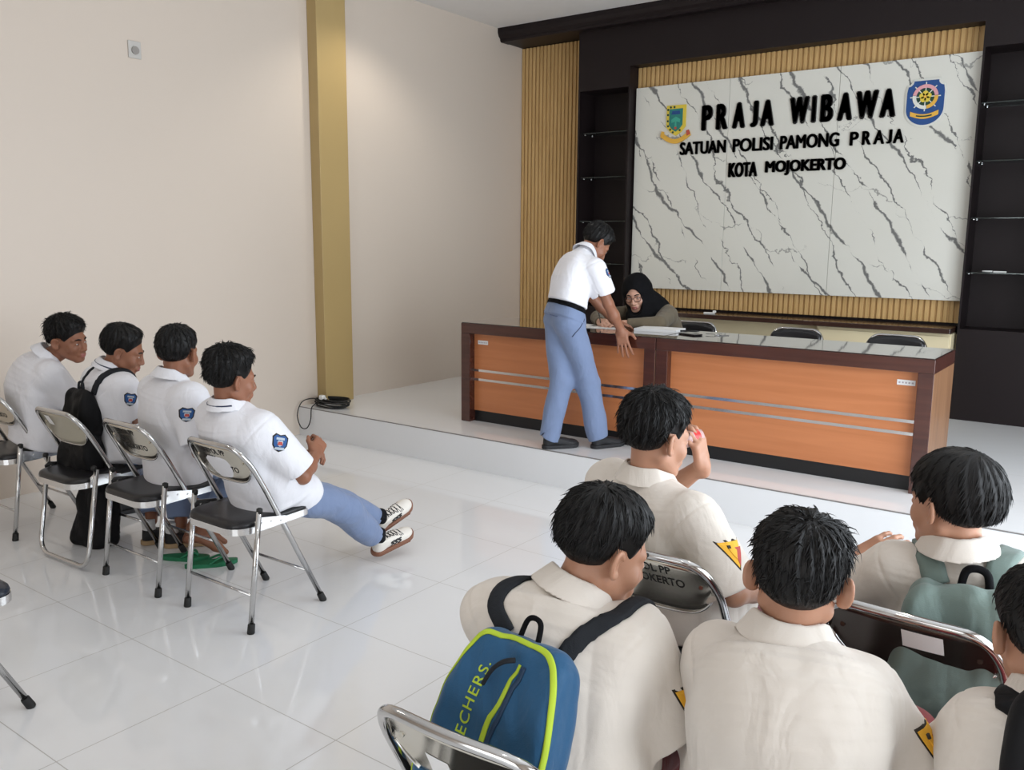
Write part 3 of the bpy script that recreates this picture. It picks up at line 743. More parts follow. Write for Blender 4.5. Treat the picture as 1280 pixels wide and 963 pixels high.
        def shirt_fn(P, noise=True):
            d = gencyl(P, Cs, Ss, Ws, Ds, 0.03)
            for s, a, e, d_, l, sl in cuts:
                inn = nk*0.62+a*0.38-ax*0.035
                d = su(d, rc(P, inn, a, 0.052, s_['r0']*0.92), 0.05)
                if sl <= 1.0:
                    arm = rc(P, a, a+d_*l*sl, s_['r0'], s_['r1'])
                    arm = smax(arm, (P-a) @ d_-l*sl, 0.006)
                    arm = smax(arm, -rc(P, a+d_*l*(sl-0.16), a+d_*l*(sl+0.25), s_['r1']-0.016, s_['r1']-0.009), 0.004)
                else:
                    w_ = J['wr'+s]; f_ = nrm(w_-e); lf = np.linalg.norm(w_-e)*(sl-1.0)
                    fa = rc(P, e, e+f_*lf, s_['r1']*0.92, s_['r1']*0.62)
                    fa = smax(fa, (P-e) @ f_-lf, 0.005)
                    fa = smax(fa, -rc(P, e+f_*(lf-0.03), e+f_*(lf+0.08), s_['r1']*0.62-0.008, s_['r1']*0.62-0.006), 0.003)
                    arm = su(rc(P, a, e, s_['r0'], s_['r1']*0.95), fa, 0.02)
                d = su(d, arm, 0.030)
            if s_['lap']:
                for s in 'LR':
                    h_ = J['hip'+s]; k_ = J['kn'+s]; d = su(d, rc(P, h_+A3((0, 0, 0.015)), h_*0.72+k_*0.28+A3((0, 0, 0.012)), 0.116, 0.100), 0.04)
            if noise:
                d = d+folds(P, s_['seed'], s_['fold'], 13.0, 8, (1, 1, 0.55))
                for s, a, e, d_, l, sl in cuts:          # arm hole seam and gathered folds under the arm
                    q = (P-a-d_*0.0) @ nrm(d_*0.55+(a-nk)/np.linalg.norm(a-nk)*0.8); rr = np.linalg.norm(P-a, axis=1)
                    d = d+0.0020*np.exp(-(q/0.005)**2)*np.clip((0.12-rr)/0.02, 0, 1)
            if s_['hem'] < 0: d = smax(d, -((P-pel) @ ax)-s_['hem'], 0.012)
            if s_.get('floor') is not None: d = np.maximum(d, s_['floor']-P[:, 2])
            return d
        up_ = nrm(neckup*0.75+ax*0.25)
        cc = nk+up_*0.018+front*0.006
        sh_pts = [J[k] for k in ('shL', 'shR', 'elL', 'elR', 'neck', 'pelvis', 'wrL', 'wrR')]+[J['hipL']*0.6+J['knL']*0.4, J['hipR']*0.6+J['knR']*0.4]
        sp = np.array(sh_pts); slo, shi = sp.min(0)-0.2, sp.max(0)+0.14
        so = mesh_sdf('shirt', shirt_fn, slo, shi, fine or res, s_['m'], root, org)
        if s_['collar']:
            cf = lambda P: collar_sdf(P, cc, up_, front, 0.054)
            mesh_sdf('collar', cf, cc-0.14, cc+0.14, min(0.003, res), s_.get('cm', s_['m']), so, org, smooth_it=1)
            if s_.get('stripe'):
                ang = [math.pi*k/24*1.7+math.pi*0.15 for k in range(25)]; rt_ = np.cross(nrm(front-up_*(front @ up_)), up_); ff = nrm(front-up_*(front @ up_))
                bm = bmesh.new()
                P_ = []
                for a_ in ang:
                    x, y = math.cos(a_-math.pi*0.0), -math.sin(a_); 
                    z = 0.034*0.25-0.45*max(y*0.08, -0.03)-0.010; rr_ = 0.054+0.0175+(0.036-0.034*0.25)*0.62; rr_ += 0.0005
                    P_.append(tuple(cc+rt_*x*rr_+ff*y*rr_+up_*z-org))
                tube(bm, P_, 0.0035, 6); obj('collar_stripe', bm, M_navy, so)
        fns['shirt'] = shirt_fn; fns['front'] = front; fns['ax'] = ax; fns['shirt_obj'] = so
    # ---- trousers
    if trousers:
        t_ = dict(m=M_grayblue, hem=0.92, r=(0.098, 0.076, 0.066), fold=0.004, seed=11, waist=0.10); t_.update(trousers)
        def tr_fn(P):
            d = rc(P, J['hipL']+A3((0, 0, 0.01)), J['hipR']+A3((0, 0, 0.01)), 0.093, 0.093)
            wc = J['pelvis']+nrm(J['neck']-J['pelvis'])*t_['waist']
            d = su(d, gencyl(P, np.array([J['pelvis'], wc]), np.array([sideH, sideH]), [0.152, 0.146], [0.108, 0.102], 0.012), 0.05)
            for s in 'LR':
                h_, k_, a_ = J['hip'+s], J['kn'+s], J['an'+s]; hm = t_['hem'][s] if isinstance(t_['hem'], dict) else t_['hem']
                f_ = nrm(a_-k_); l = np.linalg.norm(a_-k_)*hm; e_ = k_+f_*l
                leg = rc(P, h_, k_, t_['r'][0], t_['r'][1])
                sh_ = rc(P, k_, e_, t_['r'][1], t_['r'][2]); sh_ = smax(sh_, (P-k_) @ f_-l, 0.006)
                sh_ = smax(sh_, -rc(P, e_-f_*0.03, e_+f_*0.1, t_['r'][2]-0.030, t_['r'][2]-0.024), 0.004)
                d = su(d, su(leg, sh_, 0.025), 0.035)
            return d+folds(P, t_['seed'], t_['fold'], 15.0, 7)
        tp = np.array([J[k] for k in ('hipL', 'hipR', 'knL', 'knR', 'anL', 'anR', 'pelvis')]); to = mesh_sdf('trousers', tr_fn, tp.min(0)-0.18, tp.max(0)+0.2, res, t_['m'], root, org)
        fns['trousers'] = tr_fn; fns['trousers_obj'] = to
    for s in shoes: make_shoe(root, org, **s)
    fns.update(J=J, root=root, org=org, H=H, hc=hc, body=body_fn, hs=hs)
    return fns

def strands(ho, hc, H, hs, org, hf):
    """loose tapered locks over the hair cap, part of the same mesh"""
    me = ho.data; n = len(me.vertices); V = np.zeros(n*3, np.float32); me.vertices.foreach_get('co', V); V = V.reshape(-1, 3).astype(float)+org
    Nn = np.zeros(n*3, np.float32); me.vertices.foreach_get('normal', Nn); Nn = Nn.reshape(-1, 3).astype(float)
    q = (V-hc) @ H/hs; g = np.random.RandomState(hf['seed']+50)
    hz = hairline(q)+np.where(q[:, 1] < -0.02, hf.get('nape', 0), 0)-np.where(q[:, 1] > 0.03, hf.get('fringe', 0), 0)
    outw = (Nn*(V-(hc+H @ A3((0, -0.014, 0.032))))).sum(1) > 0
    ok = np.where((q[:, 2]-hz > 0.020) & outw)[0]; pick = g.choice(ok, min(hf['strands'], len(ok)), replace=False)
    P0 = q[pick]; nn = Nn[pick] @ H; cw = A3((0.012, -0.055, 0.12))
    d = P0-cw; sw = np.cross(d, A3((0, 0, 1)))*0.5; d = d/np.linalg.norm(d, axis=1)[:, None]+sw/0.1*0.6+A3(hf.get('comb', (0, 0, -0.3)))
    d = d+g.normal(size=d.shape)*hf.get('rand', 0.35)
    d -= nn*(d*nn).sum(1)[:, None]; d /= np.maximum(1e-6, np.linalg.norm(d, axis=1))[:, None]
    k = np.clip((q[pick, 2]-hz[pick]-0.01)/0.06, 0.08, 1)
    L = hf['length']*(0.6+0.8*g.rand(len(pick)))*k; lift = hf['lift']*(0.5+g.rand(len(pick)))*k
    if 'tousle' in hf:
        far = np.clip(1-np.linalg.norm(P0-A3(hf['tousle']), axis=1)/0.06, 0, 1); L = L*(1+1.2*far); lift = lift*(1+2.5*far)
    wd = 0.0013+0.0014*g.rand(len(pick)); sd = np.cross(nn, d); NS = 5; VV = []; FF = []
    cu = hf['curl']+(0.22*far if 'tousle' in hf else 0); ph = g.uniform(0, 6.28, len(pick))
    down = A3((0, 0, -1))
    for i in range(NS):
        t = i/(NS-1)
        c = P0-nn*0.002+(d*(t*L)[:, None])+nn*((lift*t*(1-0.75*t))*L)[:, None]+down*(0.35*L*t*t*(0.3+0.7*(1-k*0.5)))[:, None]
        if np.any(cu): c = c+(sd*np.sin(ph+t*4.5)[:, None]+nn*np.cos(ph+t*4.5)[:, None])*(cu*t*L)[:, None]
        w = wd*(1-t)**0.7+0.00015
        VV.append(np.stack([c+sd*w[:, None], c-sd*w[:, None], c+nn*w[:, None]*1.2], 1))
    VV = np.stack(VV, 1)                       # strand, ring, corner, xyz
    m = len(pick); VV = VV.reshape(-1, 3); VV = hc+(VV*hs) @ H.T-org
    i0 = np.arange(m)*NS*3
    for r in range(NS-1):
        for c in range(3):
            a = i0+r*3+c; b = i0+r*3+(c+1) % 3; FF.append(np.stack([a, b, b+3, a+3], 1))
    F2 = np.concatenate(FF)
    nf = len(me.polygons); F1 = np.zeros(nf*4, np.int32); me.loops.foreach_get('vertex_index', F1); F1 = F1.reshape(-1, 4)
    o2 = raw_mesh('hair', np.concatenate([V-org, VV]), np.concatenate([F1, F2+n]), M_hair, None)
    ho.data = o2.data; bpy.data.objects.remove(o2); bpy.data.meshes.remove(me)
    ho.data.name = 'hair'

M_shoek = mat('black_canvas', (0.015, 0.015, 0.017), 0.65, noise=0.2, nscale=40, bump=0.15, bscale=500); M_tan = mat('tan_rubber_sole', (0.42, 0.29, 0.16), 0.6)
M_shoew = mat('white_leather', (0.72, 0.68, 0.62), 0.45, noise=0.04, nscale=20); M_gum = mat('brown_gum_sole', (0.20, 0.085, 0.05), 0.55); M_sock = cloth('white_sock', (0.7, 0.7, 0.7)); M_sockk = cloth('black_sock', (0.012, 0.012, 0.014)); M_lace = mat('white_lace', (0.7, 0.7, 0.68), 0.7)
def make_shoe(parent, org, heel, fwd, up=(0, 0, 1), m=None, sole=None, sock=None, stripe=None, lace=None, size=0.265):
    f = nrm(fwd); u = A3(up); u = nrm(u-f*(u @ f)); r = np.cross(f, u); M = np.stack([r, f, u], 1); h = A3(heel); k = size/0.265
    q_ = lambda P: (P-h) @ M/k
    def outline(q, grow=0.0):
        a = rc(np.stack([q[:, 0], q[:, 1], 0*q[:, 2]], 1), (0, 0.036, 0), (0.004, 0.212, 0), 0.034, 0.045)-grow
        return np.where(q[:, 1] > 0.21, a+np.abs(q[:, 0])*0.12, a)
    def upper(P):
        q = q_(P)
        d = rc(q, (0, 0.040, 0.035), (0, 0.045, 0.068), 0.035, 0.036)
        d = su(d, rc(q, (0, 0.06, 0.055), (0.002, 0.150, 0.036), 0.037, 0.037), 0.02)
        d = su(d, ell(q, (0.003, 0.195, 0.026), (0.042, 0.062, 0.032)), 0.02)
        d = smax(d, outline(q, 0.0), 0.01); d = np.maximum(d, 0.016-q[:, 2]); d = smax(d, q[:, 2]-0.085+np.clip(q[:, 1]-0.02, 0, 1)*0.12, 0.006)
        return smax(d, -rc(q, (0, 0.048, 0.06), (0, 0.045, 0.13), 0.024, 0.032), 0.006)*k
    def solef(P):
        q = q_(P); rise = np.clip(q[:, 1]-0.2, 0, 1)**2*2.2
        return smax(outline(q, 0.004), np.abs(q[:, 2]-rise-0.0125)-0.0125, 0.004)*k
    lo = np.minimum(h, h+f*0.28*k)-0.12; hi = np.maximum(h, h+f*0.28*k)+0.12
    so = mesh_sdf('shoe', upper, lo, hi, 0.0035, m or M_shoek, parent, org)
    mesh_sdf('sole', solef, lo, hi, 0.0035, sole or m or M_shoek, so, org)
    if sock: 
        sk = lambda P: smax(rc(q_(P), (0, 0.046, 0.05), (0, 0.040, 0.15), 0.031, 0.036), q_(P)[:, 2]-0.135, 0.004)*k
        mesh_sdf('sock', sk, lo, hi+A3((0, 0, 0.05)), 0.004, sock, parent, org)
    wq = lambda p: h+M @ (A3(p)*k)
    if lace is not None:
        bm = bmesh.new()
        for i in range(5):
            y = 0.085+i*0.019; z = 0.096-i*0.0095
            for sg in (1, -1):
                P_ = [wq((sg*-0.020, y, z-0.012)), wq((0, y+0.006, z-0.001)), wq((sg*0.020, y+0.014, z-0.018))]
                P_, _n = onto(upper, np.array(P_), 0.0015); tube(bm, catmull([tuple(p-org) for p in P_], 4), 0.0022, 6)
        obj('laces', bm, lace, so)
    if stripe is not None:
        for sx in (1, -1):
            for j in range(3):
                y = 0.095+j*0.022
                P_ = [wq((sx*0.05, y+0.020, 0.056)), wq((sx*0.05, y-0.002, 0.050)), wq((sx*0.05, y+0.014, 0.038)), wq((sx*0.05, y-0.006, 0.026))]
                try: ribbon('stripe', upper, [tuple(p) for p in P_], 0.0085*k, 0.0012, stripe, so, org, 0.0, 5)
                except Exception: pass
    return so
# ------------------------------------------------------------------ lettering and crests on the marble board
def sign(pieces, label, bold):
    """raised letters; pieces = (text, x0, x1, z0, z1)"""
    V = []; F = []; X0 = pieces[0][1]; Z0 = min(p[3] for p in pieces)
    for t, x0, x1, z0, z1 in pieces:
        o = text_mesh('letters', t, 1.0, M_black, depth=0.006); me = o.data
        c = np.array([v.co for v in me.vertices]); mn, mx = c.min(0), c.max(0)
        bw = bold*(z1-z0)
        for dx in np.linspace(-bw, bw, 5):
            for dz in (-bw*0.5, bw*0.5) if abs(dx) < bw*0.9 else (0,):
                n = len(V)
                for p in c: V.append(((p[0]-mn[0])/(mx[0]-mn[0])*(x1-x0-2*bw)+x0+bw+dx-X0, -p[2], (p[1]-mn[1])/(mx[1]-mn[1])*(z1-z0-bw)+z0+bw/2+dz-Z0))
                F += [tuple(n+k for k in q.vertices) for q in me.polygons]
        bpy.data.objects.remove(o)
    me = bpy.data.meshes.new('sign_lettering'); me.from_pydata(V, [], F); o = link('sign_lettering', me, M_black)
    o.location = (X0, YM-0.0065, Z0); tag(o, label, 'sign lettering'); return o
z0, z1 = 2.607, 2.830
sign([('P', -3.454, -3.345, z0, z1), ('R', -3.314, -3.199, z0, z1), ('A', -3.160, -3.038, z0, z1), ('J', -2.994, -2.920, z0, z1), ('A', -2.904, -2.778, z0, z1)], 'black raised letters PRAJA in the large top line on the marble board', 0.07)
sign([('W', -2.650, -2.480, z0, z1), ('I', -2.462, -2.420, z0, z1), ('B', -2.389, -2.278, z0, z1), ('A', -2.249, -2.125, z0, z1), ('W', -2.105, -1.926, z0, z1), ('A', -1.916, -1.790, z0, z1)], 'black raised letters WIBAWA in the large top line on the marble board', 0.07)
for t_, x_, y_ in (('SATUAN', -3.658, -3.206), ('POLISI', -3.144, -2.775), ('PAMONG', -2.716, -2.215)): sign([(t_, x_, y_, 2.402, 2.518)], 'black letters %s in the middle line of the board' % t_, 0.055)
sign([('P', -2.132, -2.060, 2.402, 2.512), ('R', -2.035, -1.963, 2.402, 2.512), ('A', -1.945, -1.860, 2.402, 2.512), ('J', -1.845, -1.802, 2.402, 2.512), ('A', -1.795, -1.712, 2.402, 2.512)], 'black letters PRAJA ending the middle line of the board', 0.055)
sign([('KOTA', -3.175, -2.904, 2.183, 2.312)], 'black letters KOTA in the lowest line of the board', 0.065)
sign([('MOJOKERTO', -2.837, -2.147, 2.183, 2.312)], 'black letters MOJOKERTO in the lowest line of the board', 0.065)
C_teal = mat('crest_teal', (0.02, 0.20, 0.17), 0.4); C_yel = mat('crest_yellow', (0.72, 0.55, 0.06), 0.4); C_gold = mat('crest_gold', (0.75, 0.42, 0.06), 0.4); C_blue = mat('crest_blue', (0.015, 0.07, 0.24), 0.35)
C_pink = mat('crest_pink', (0.72, 0.35, 0.38), 0.4); C_white = mat('crest_white', (0.72, 0.72, 0.66), 0.4); C_grn = mat('crest_dark_green', (0.01, 0.05, 0.03), 0.4); C_red = mat('crest_red', (0.5, 0.08, 0.05), 0.4); C_lt = mat('crest_light_green', (0.05, 0.36, 0.26), 0.4)
def plate(name, ol, m, parent, d0, d1):
    bm = bmesh.new(); prism(bm, ol, lambda u, v, d: Vector((u, -d, v)), d0, d1); return obj(name, bm, m, parent)
def circ(r, n=32, cx=0, cz=0, a0=0, a1=360): return [(cx+r*math.cos(math.radians(a0+(a1-a0)*k/n)), cz+r*math.sin(math.radians(a0+(a1-a0)*k/n))) for k in range(n+(0 if a1-a0 == 360 else 1))]
def arcband(r0, r1, a0, a1, n=20, cx=0, cz=0): return circ(r1, n, cx, cz, a0, a1+1e-6)+circ(r0, n, cx, cz, a0, a1+1e-6)[::-1]
# green and yellow crest
g = empty('city_crest', (-3.705, YM-0.001, 2.725), 0, 'small crest, teal shield with yellow border and gold ribbon, on the marble board', 'crest'); g.scale = (0.92, 1, 0.92)
SH = lambda w, h: [(-w, h), (w, h), (w, -h*.5), (w*.55, -h*.88), (0, -h*1.12), (-w*.55, -h*.88), (-w, -h*.5)]
plate('shield_border', SH(.105, .14), C_yel, g, 0, 0.012)
plate('shield_field', SH(.073, .105), C_teal, g, 0.012, 0.016)
plate('field_panel', [(-.05, .05), (.05, .05), (.04, .085), (-.04, .085)], C_blue, g, 0.016, 0.018)
plate('tree_emblem', [(-.012, -.08), (.012, -.08), (.008, -.02), (.045, -.03), (.05, .0), (.0, .03), (-.05, .0), (-.045, -.03), (-.008, -.02)], C_lt, g, 0.016, 0.018)
plate('flame', circ(.014, 10, 0, -.082), C_red, g, 0.016, 0.019)
for k in range(9):
    t = k/8; P = [(-.02, .122), (-.06, .122), (-.089, .10), (-.089, .05), (-.089, -.01), (-.085, -.06), (-.06, -.095), (-.03, -.122), (.045, -.105)][k]
    plate('border_leaf', circ(.011, 8, P[0], P[1]), C_grn, g, 0.012, 0.015)
rb = [(-.15, -.115)]+[(-.15+.30*k/12, -.115-.075*math.sin(math.pi*k/12)) for k in range(1, 13)]+[(.165-.33*k/12, -.16-.075*math.sin(math.pi*k/12)) for k in range(13)]
plate('ribbon', rb, C_gold, g, 0.004, 0.02)
for s in (-1, 1): plate('ribbon_end', [(s*.118, -.115), (s*.15, -.105), (s*.165, -.15), (s*.128, -.165)], C_red if s > 0 else C_gold, g, 0.020, 0.022)
# blue crest with the wheel
g = empty('service_crest', (-1.577, YM-0.001, 2.700), 0, 'blue shield crest with pink wheel and yellow flower on the marble board', 'crest')
g.scale = (0.76, 1, 0.76)
def shield2(k):
    o = [(-.12, .215)]; o += [(.12, .215)]
    o += [(.17+.055*math.cos(math.radians(a)), .215+.055*math.sin(math.radians(a))) for a in (185, 210, 240, 268)]
    o += [(.178, .10), (.178, -.06)]+[(.178*math.cos(math.radians(a)), -.06+.165*math.sin(math.radians(a))) for a in range(-10, -180, -10)]+[(-.178, -.06), (-.178, .10)]
    o += [(-.17+.055*math.cos(math.radians(a)), .215+.055*math.sin(math.radians(a))) for a in (272, 300, 330, 355)]
    return [(u*k, v*k) for u, v in o]
plate('shield_border', shield2(1.09), C_white, g, 0, 0.010)
plate('shield_field', shield2(1.0), C_blue, g, 0.010, 0.016)
cz = .055
for a in range(0, 360, 45):
    ca, sa = math.cos(math.radians(a)), math.sin(math.radians(a)); p = lambda r, t: (ca*r-sa*t, cz+sa*r+ca*t)
    plate('wheel_handle', [p(.05, -.004), p(.145, -.005), p(.145, .005), p(.05, .004)], C_white, g, 0.016, 0.0205)
plate('wheel_rim_top', arcband(.088, .122, 5, 170, 24, 0, cz), C_pink, g, 0.016, 0.022)
plate('wheel_rim_left', arcband(.088, .122, 172, 278, 20, 0, cz), C_white, g, 0.016, 0.022)
plate('wheel_rim_right', arcband(.088, .122, 280, 363, 18, 0, cz), C_gold, g, 0.016, 0.022)
plate('wheel_well', circ(.086, 32, 0, cz), C_grn, g, 0.016, 0.0175)
for k in range(5):
    a = 90+72*k; plate('flower_petal', circ(.028, 14, .032*math.cos(math.radians(a)), cz+.032*math.sin(math.radians(a))), C_yel, g, 0.0175, 0.023)
plate('flower_heart', circ(.014, 12, 0, cz), C_gold, g, 0.023, 0.025)
rb = [(-.135+.27*k/12, -.085-.035*math.sin(math.pi*k/12)) for k in range(13)]+[(.135-.27*k/12, -.13-.035*math.sin(math.pi*k/12)) for k in range(13)]
plate('ribbon', rb, C_gold, g, 0.016, 0.022)
rb = [(-.075+.15*k/8, -.108-.025*math.sin(math.pi*(.22+.56*k/8))) for k in range(9)]+[(.075-.15*k/8, -.122-.025*math.sin(math.pi*(.22+.56*k/8))) for k in range(9)]
plate('ribbon_motto', rb, C_grn, g, 0.022, 0.0235)

# ------------------------------------------------------------------ the two desks on the platform
M_mahog = wood_material('mahogany_veneer', (0.045, 0.012, 0.008), (0.075, 0.021, 0.013), 0.25, 'x', 1.0, 0.4)
M_cherry = wood_material('cherry_veneer', (0.48, 0.165, 0.058), (0.56, 0.205, 0.078), 0.40, 'x', 0.7, 0.2)
M_side = wood_material('walnut_side_veneer', (0.16, 0.075, 0.035), (0.24, 0.12, 0.058), 0.4, 'z', 1.0, 0.1)
M_top = mat('desk_top_glass', (0.030, 0.017, 0.013), 0.03, noise=0.1, nscale=4, spec=0.9, coat=1.0)
M_strip = mat('steel_strip', (0.75, 0.75, 0.75), 0.12, metal=1.0, noise=0.03)
M_kick = mat('black_plinth', (0.008, 0.008, 0.009), 0.45)
M_paper = mat('white_paper', (0.80, 0.80, 0.80), 0.7)
YD0, YD1, ZT = 5.045, 5.615, 0.997
def desk(x0, x1, label, sticker):
    cx = (x0+x1)/2; w = (x1-x0)/2; d = empty('office_desk', (cx, YD0, PZ), 0, label, 'desk', 'office desks on the platform'); h = ZT-PZ; D = YD1-YD0; t = 0.082
    bm = bmesh.new(); box(bm, (-w, 0, h-0.082), (w, D, h-0.006), 0.003); obj('top', bm, M_mahog, d)
    bm = bmesh.new(); box(bm, (-w+0.004, 0.004, h-0.006), (w-0.004, D-0.004, h), 0.0015); obj('glass_top', bm, M_top, d)
    for s in (-1, 1):
        bm = bmesh.new(); a, b = sorted((s*w, s*(w-t))); box(bm, (a, 0, 0), (b, D, h-0.082), 0.003); o = obj('side_panel', bm, [M_mahog, M_side], d)
        for f in o.data.polygons:
            if abs(f.normal.x) > 0.9: f.material_index = 1 if s*f.normal.x > 0 else 0
    bm = bmesh.new(); box(bm, (-w+t, 0.060, 0.085), (w-t, 0.078, h-0.082)); obj('front_panel', bm, M_cherry, d)
    bm = bmesh.new(); box(bm, (-w+t, 0.066, 0.0), (w-t, 0.084, 0.085)); obj('plinth', bm, M_kick, d)
    for z in (0.385, 0.315):
        bm = bmesh.new(); box(bm, (-w+t, 0.0565, z), (w-t, 0.060, z+0.018)); obj('steel_strip', bm, M_strip, d)
    bm = bmesh.new(); sx = (-w+t+0.035) if sticker < 0 else (w-t-0.115); box(bm, (sx, 0.0585, h-0.165), (sx+0.095, 0.060, h-0.135))
    for k in range(5): box(bm, (sx+0.008+k*0.017, 0.0578, h-0.155), (sx+0.018+k*0.017, 0.0585, h-0.146), mi=1)
    obj('inventory_sticker', bm, [M_paper, mat('faded_ink', (0.45, 0.40, 0.42), 0.7)], d)
    return d
desk(-4.18, -2.549, 'mahogany office desk with orange front, at the end by the tall slat panel', -1)
desk(-2.545, -0.890, 'mahogany office desk with orange front, at the end by the dark right niche', 1)

# things lying on the desks
def flat(name, w, d, t, loc, rz, m, label, cat, group=None, bev=0.0):
    bm = bmesh.new(); box(bm, (-w/2, -d/2, 0), (w/2, d/2, t), bev); o = obj(name, bm, m); o.location = loc; o.rotation_euler = (0, 0, rz); return tag(o, label, cat, group)
flat('paper_sheet', 0.30, 0.21, 0.002, (-3.10, 5.40, ZT+0.0005), 0.25, M_paper, 'white form the seated woman writes on', 'paper')
flat('paper_sheet', 0.21, 0.16, 0.002, (-3.33, 5.44, ZT+0.0005), -0.2, M_paper, 'white sheet on the desk beside the olive sleeve and the boy\'s hip', 'paper')
flat('paper_stack', 0.30, 0.21, 0.018, (-2.72, 5.44, ZT+0.0005), 0.12, M_paper, 'stack of white papers on the desk right of the writing woman', 'paper')
M_phone = mat('black_phone_glass', (0.012, 0.012, 0.014), 0.08)
def phone(loc, rz, label):
    p = empty('mobile_phone', loc, rz, label, 'phone'); bm = bmesh.new(); box(bm, (-0.037, -0.078, 0), (0.037, 0.078, 0.009), 0.004); obj('body', bm, M_phone, p)
    bm = bmesh.new(); box(bm, (-0.034, -0.074, 0.0088), (0.034, 0.074, 0.0096)); obj('screen', bm, M_phone, p)
phone((-2.44, 5.33, ZT+0.0005), 1.2, 'black mobile phone lying beside the stack of white papers')
bm = bmesh.new(); tube(bm, [(-0.065, 0, 0.008), (0.05, 0, 0.008), (0.07, 0, 0.008)], [0.006, 0.006, 0.002], 8)
o = obj('ball_pen', bm, M_black); o.location = (-2.52, 5.48, ZT+0.0005); o.rotation_euler = (0, 0, 0.5); tag(o, 'black pen lying behind the phone on the desk', 'pen')
k = empty('key_bunch', (-2.28, 5.40, ZT+0.0005), 0.3, 'bunch of dark keys on a ring on the right desk top', 'keys')
bm = bmesh.new(); tube(bm, [(0.018*math.cos(a), 0.018*math.sin(a), 0.004) for a in np.linspace(0, 6.283, 17)[:-1]], 0.002, 6, True); obj('ring', bm, M_chrome, k)
for i, a in enumerate((0.3, 1.4, 3.0)):
    bm = bmesh.new(); prism(bm, [(0.018, -.003), (.05, -.003), (.055, -.011), (.072, -.011), (.078, 0), (.072, .011), (.055, .011), (.05, .003), (.018, .003)], lambda u, v, d: Vector((u*math.cos(a)-v*math.sin(a), u*math.sin(a)+v*math.cos(a), d+0.003*i)), 0.001, 0.0035)
    obj('key', bm, M_phone, k)

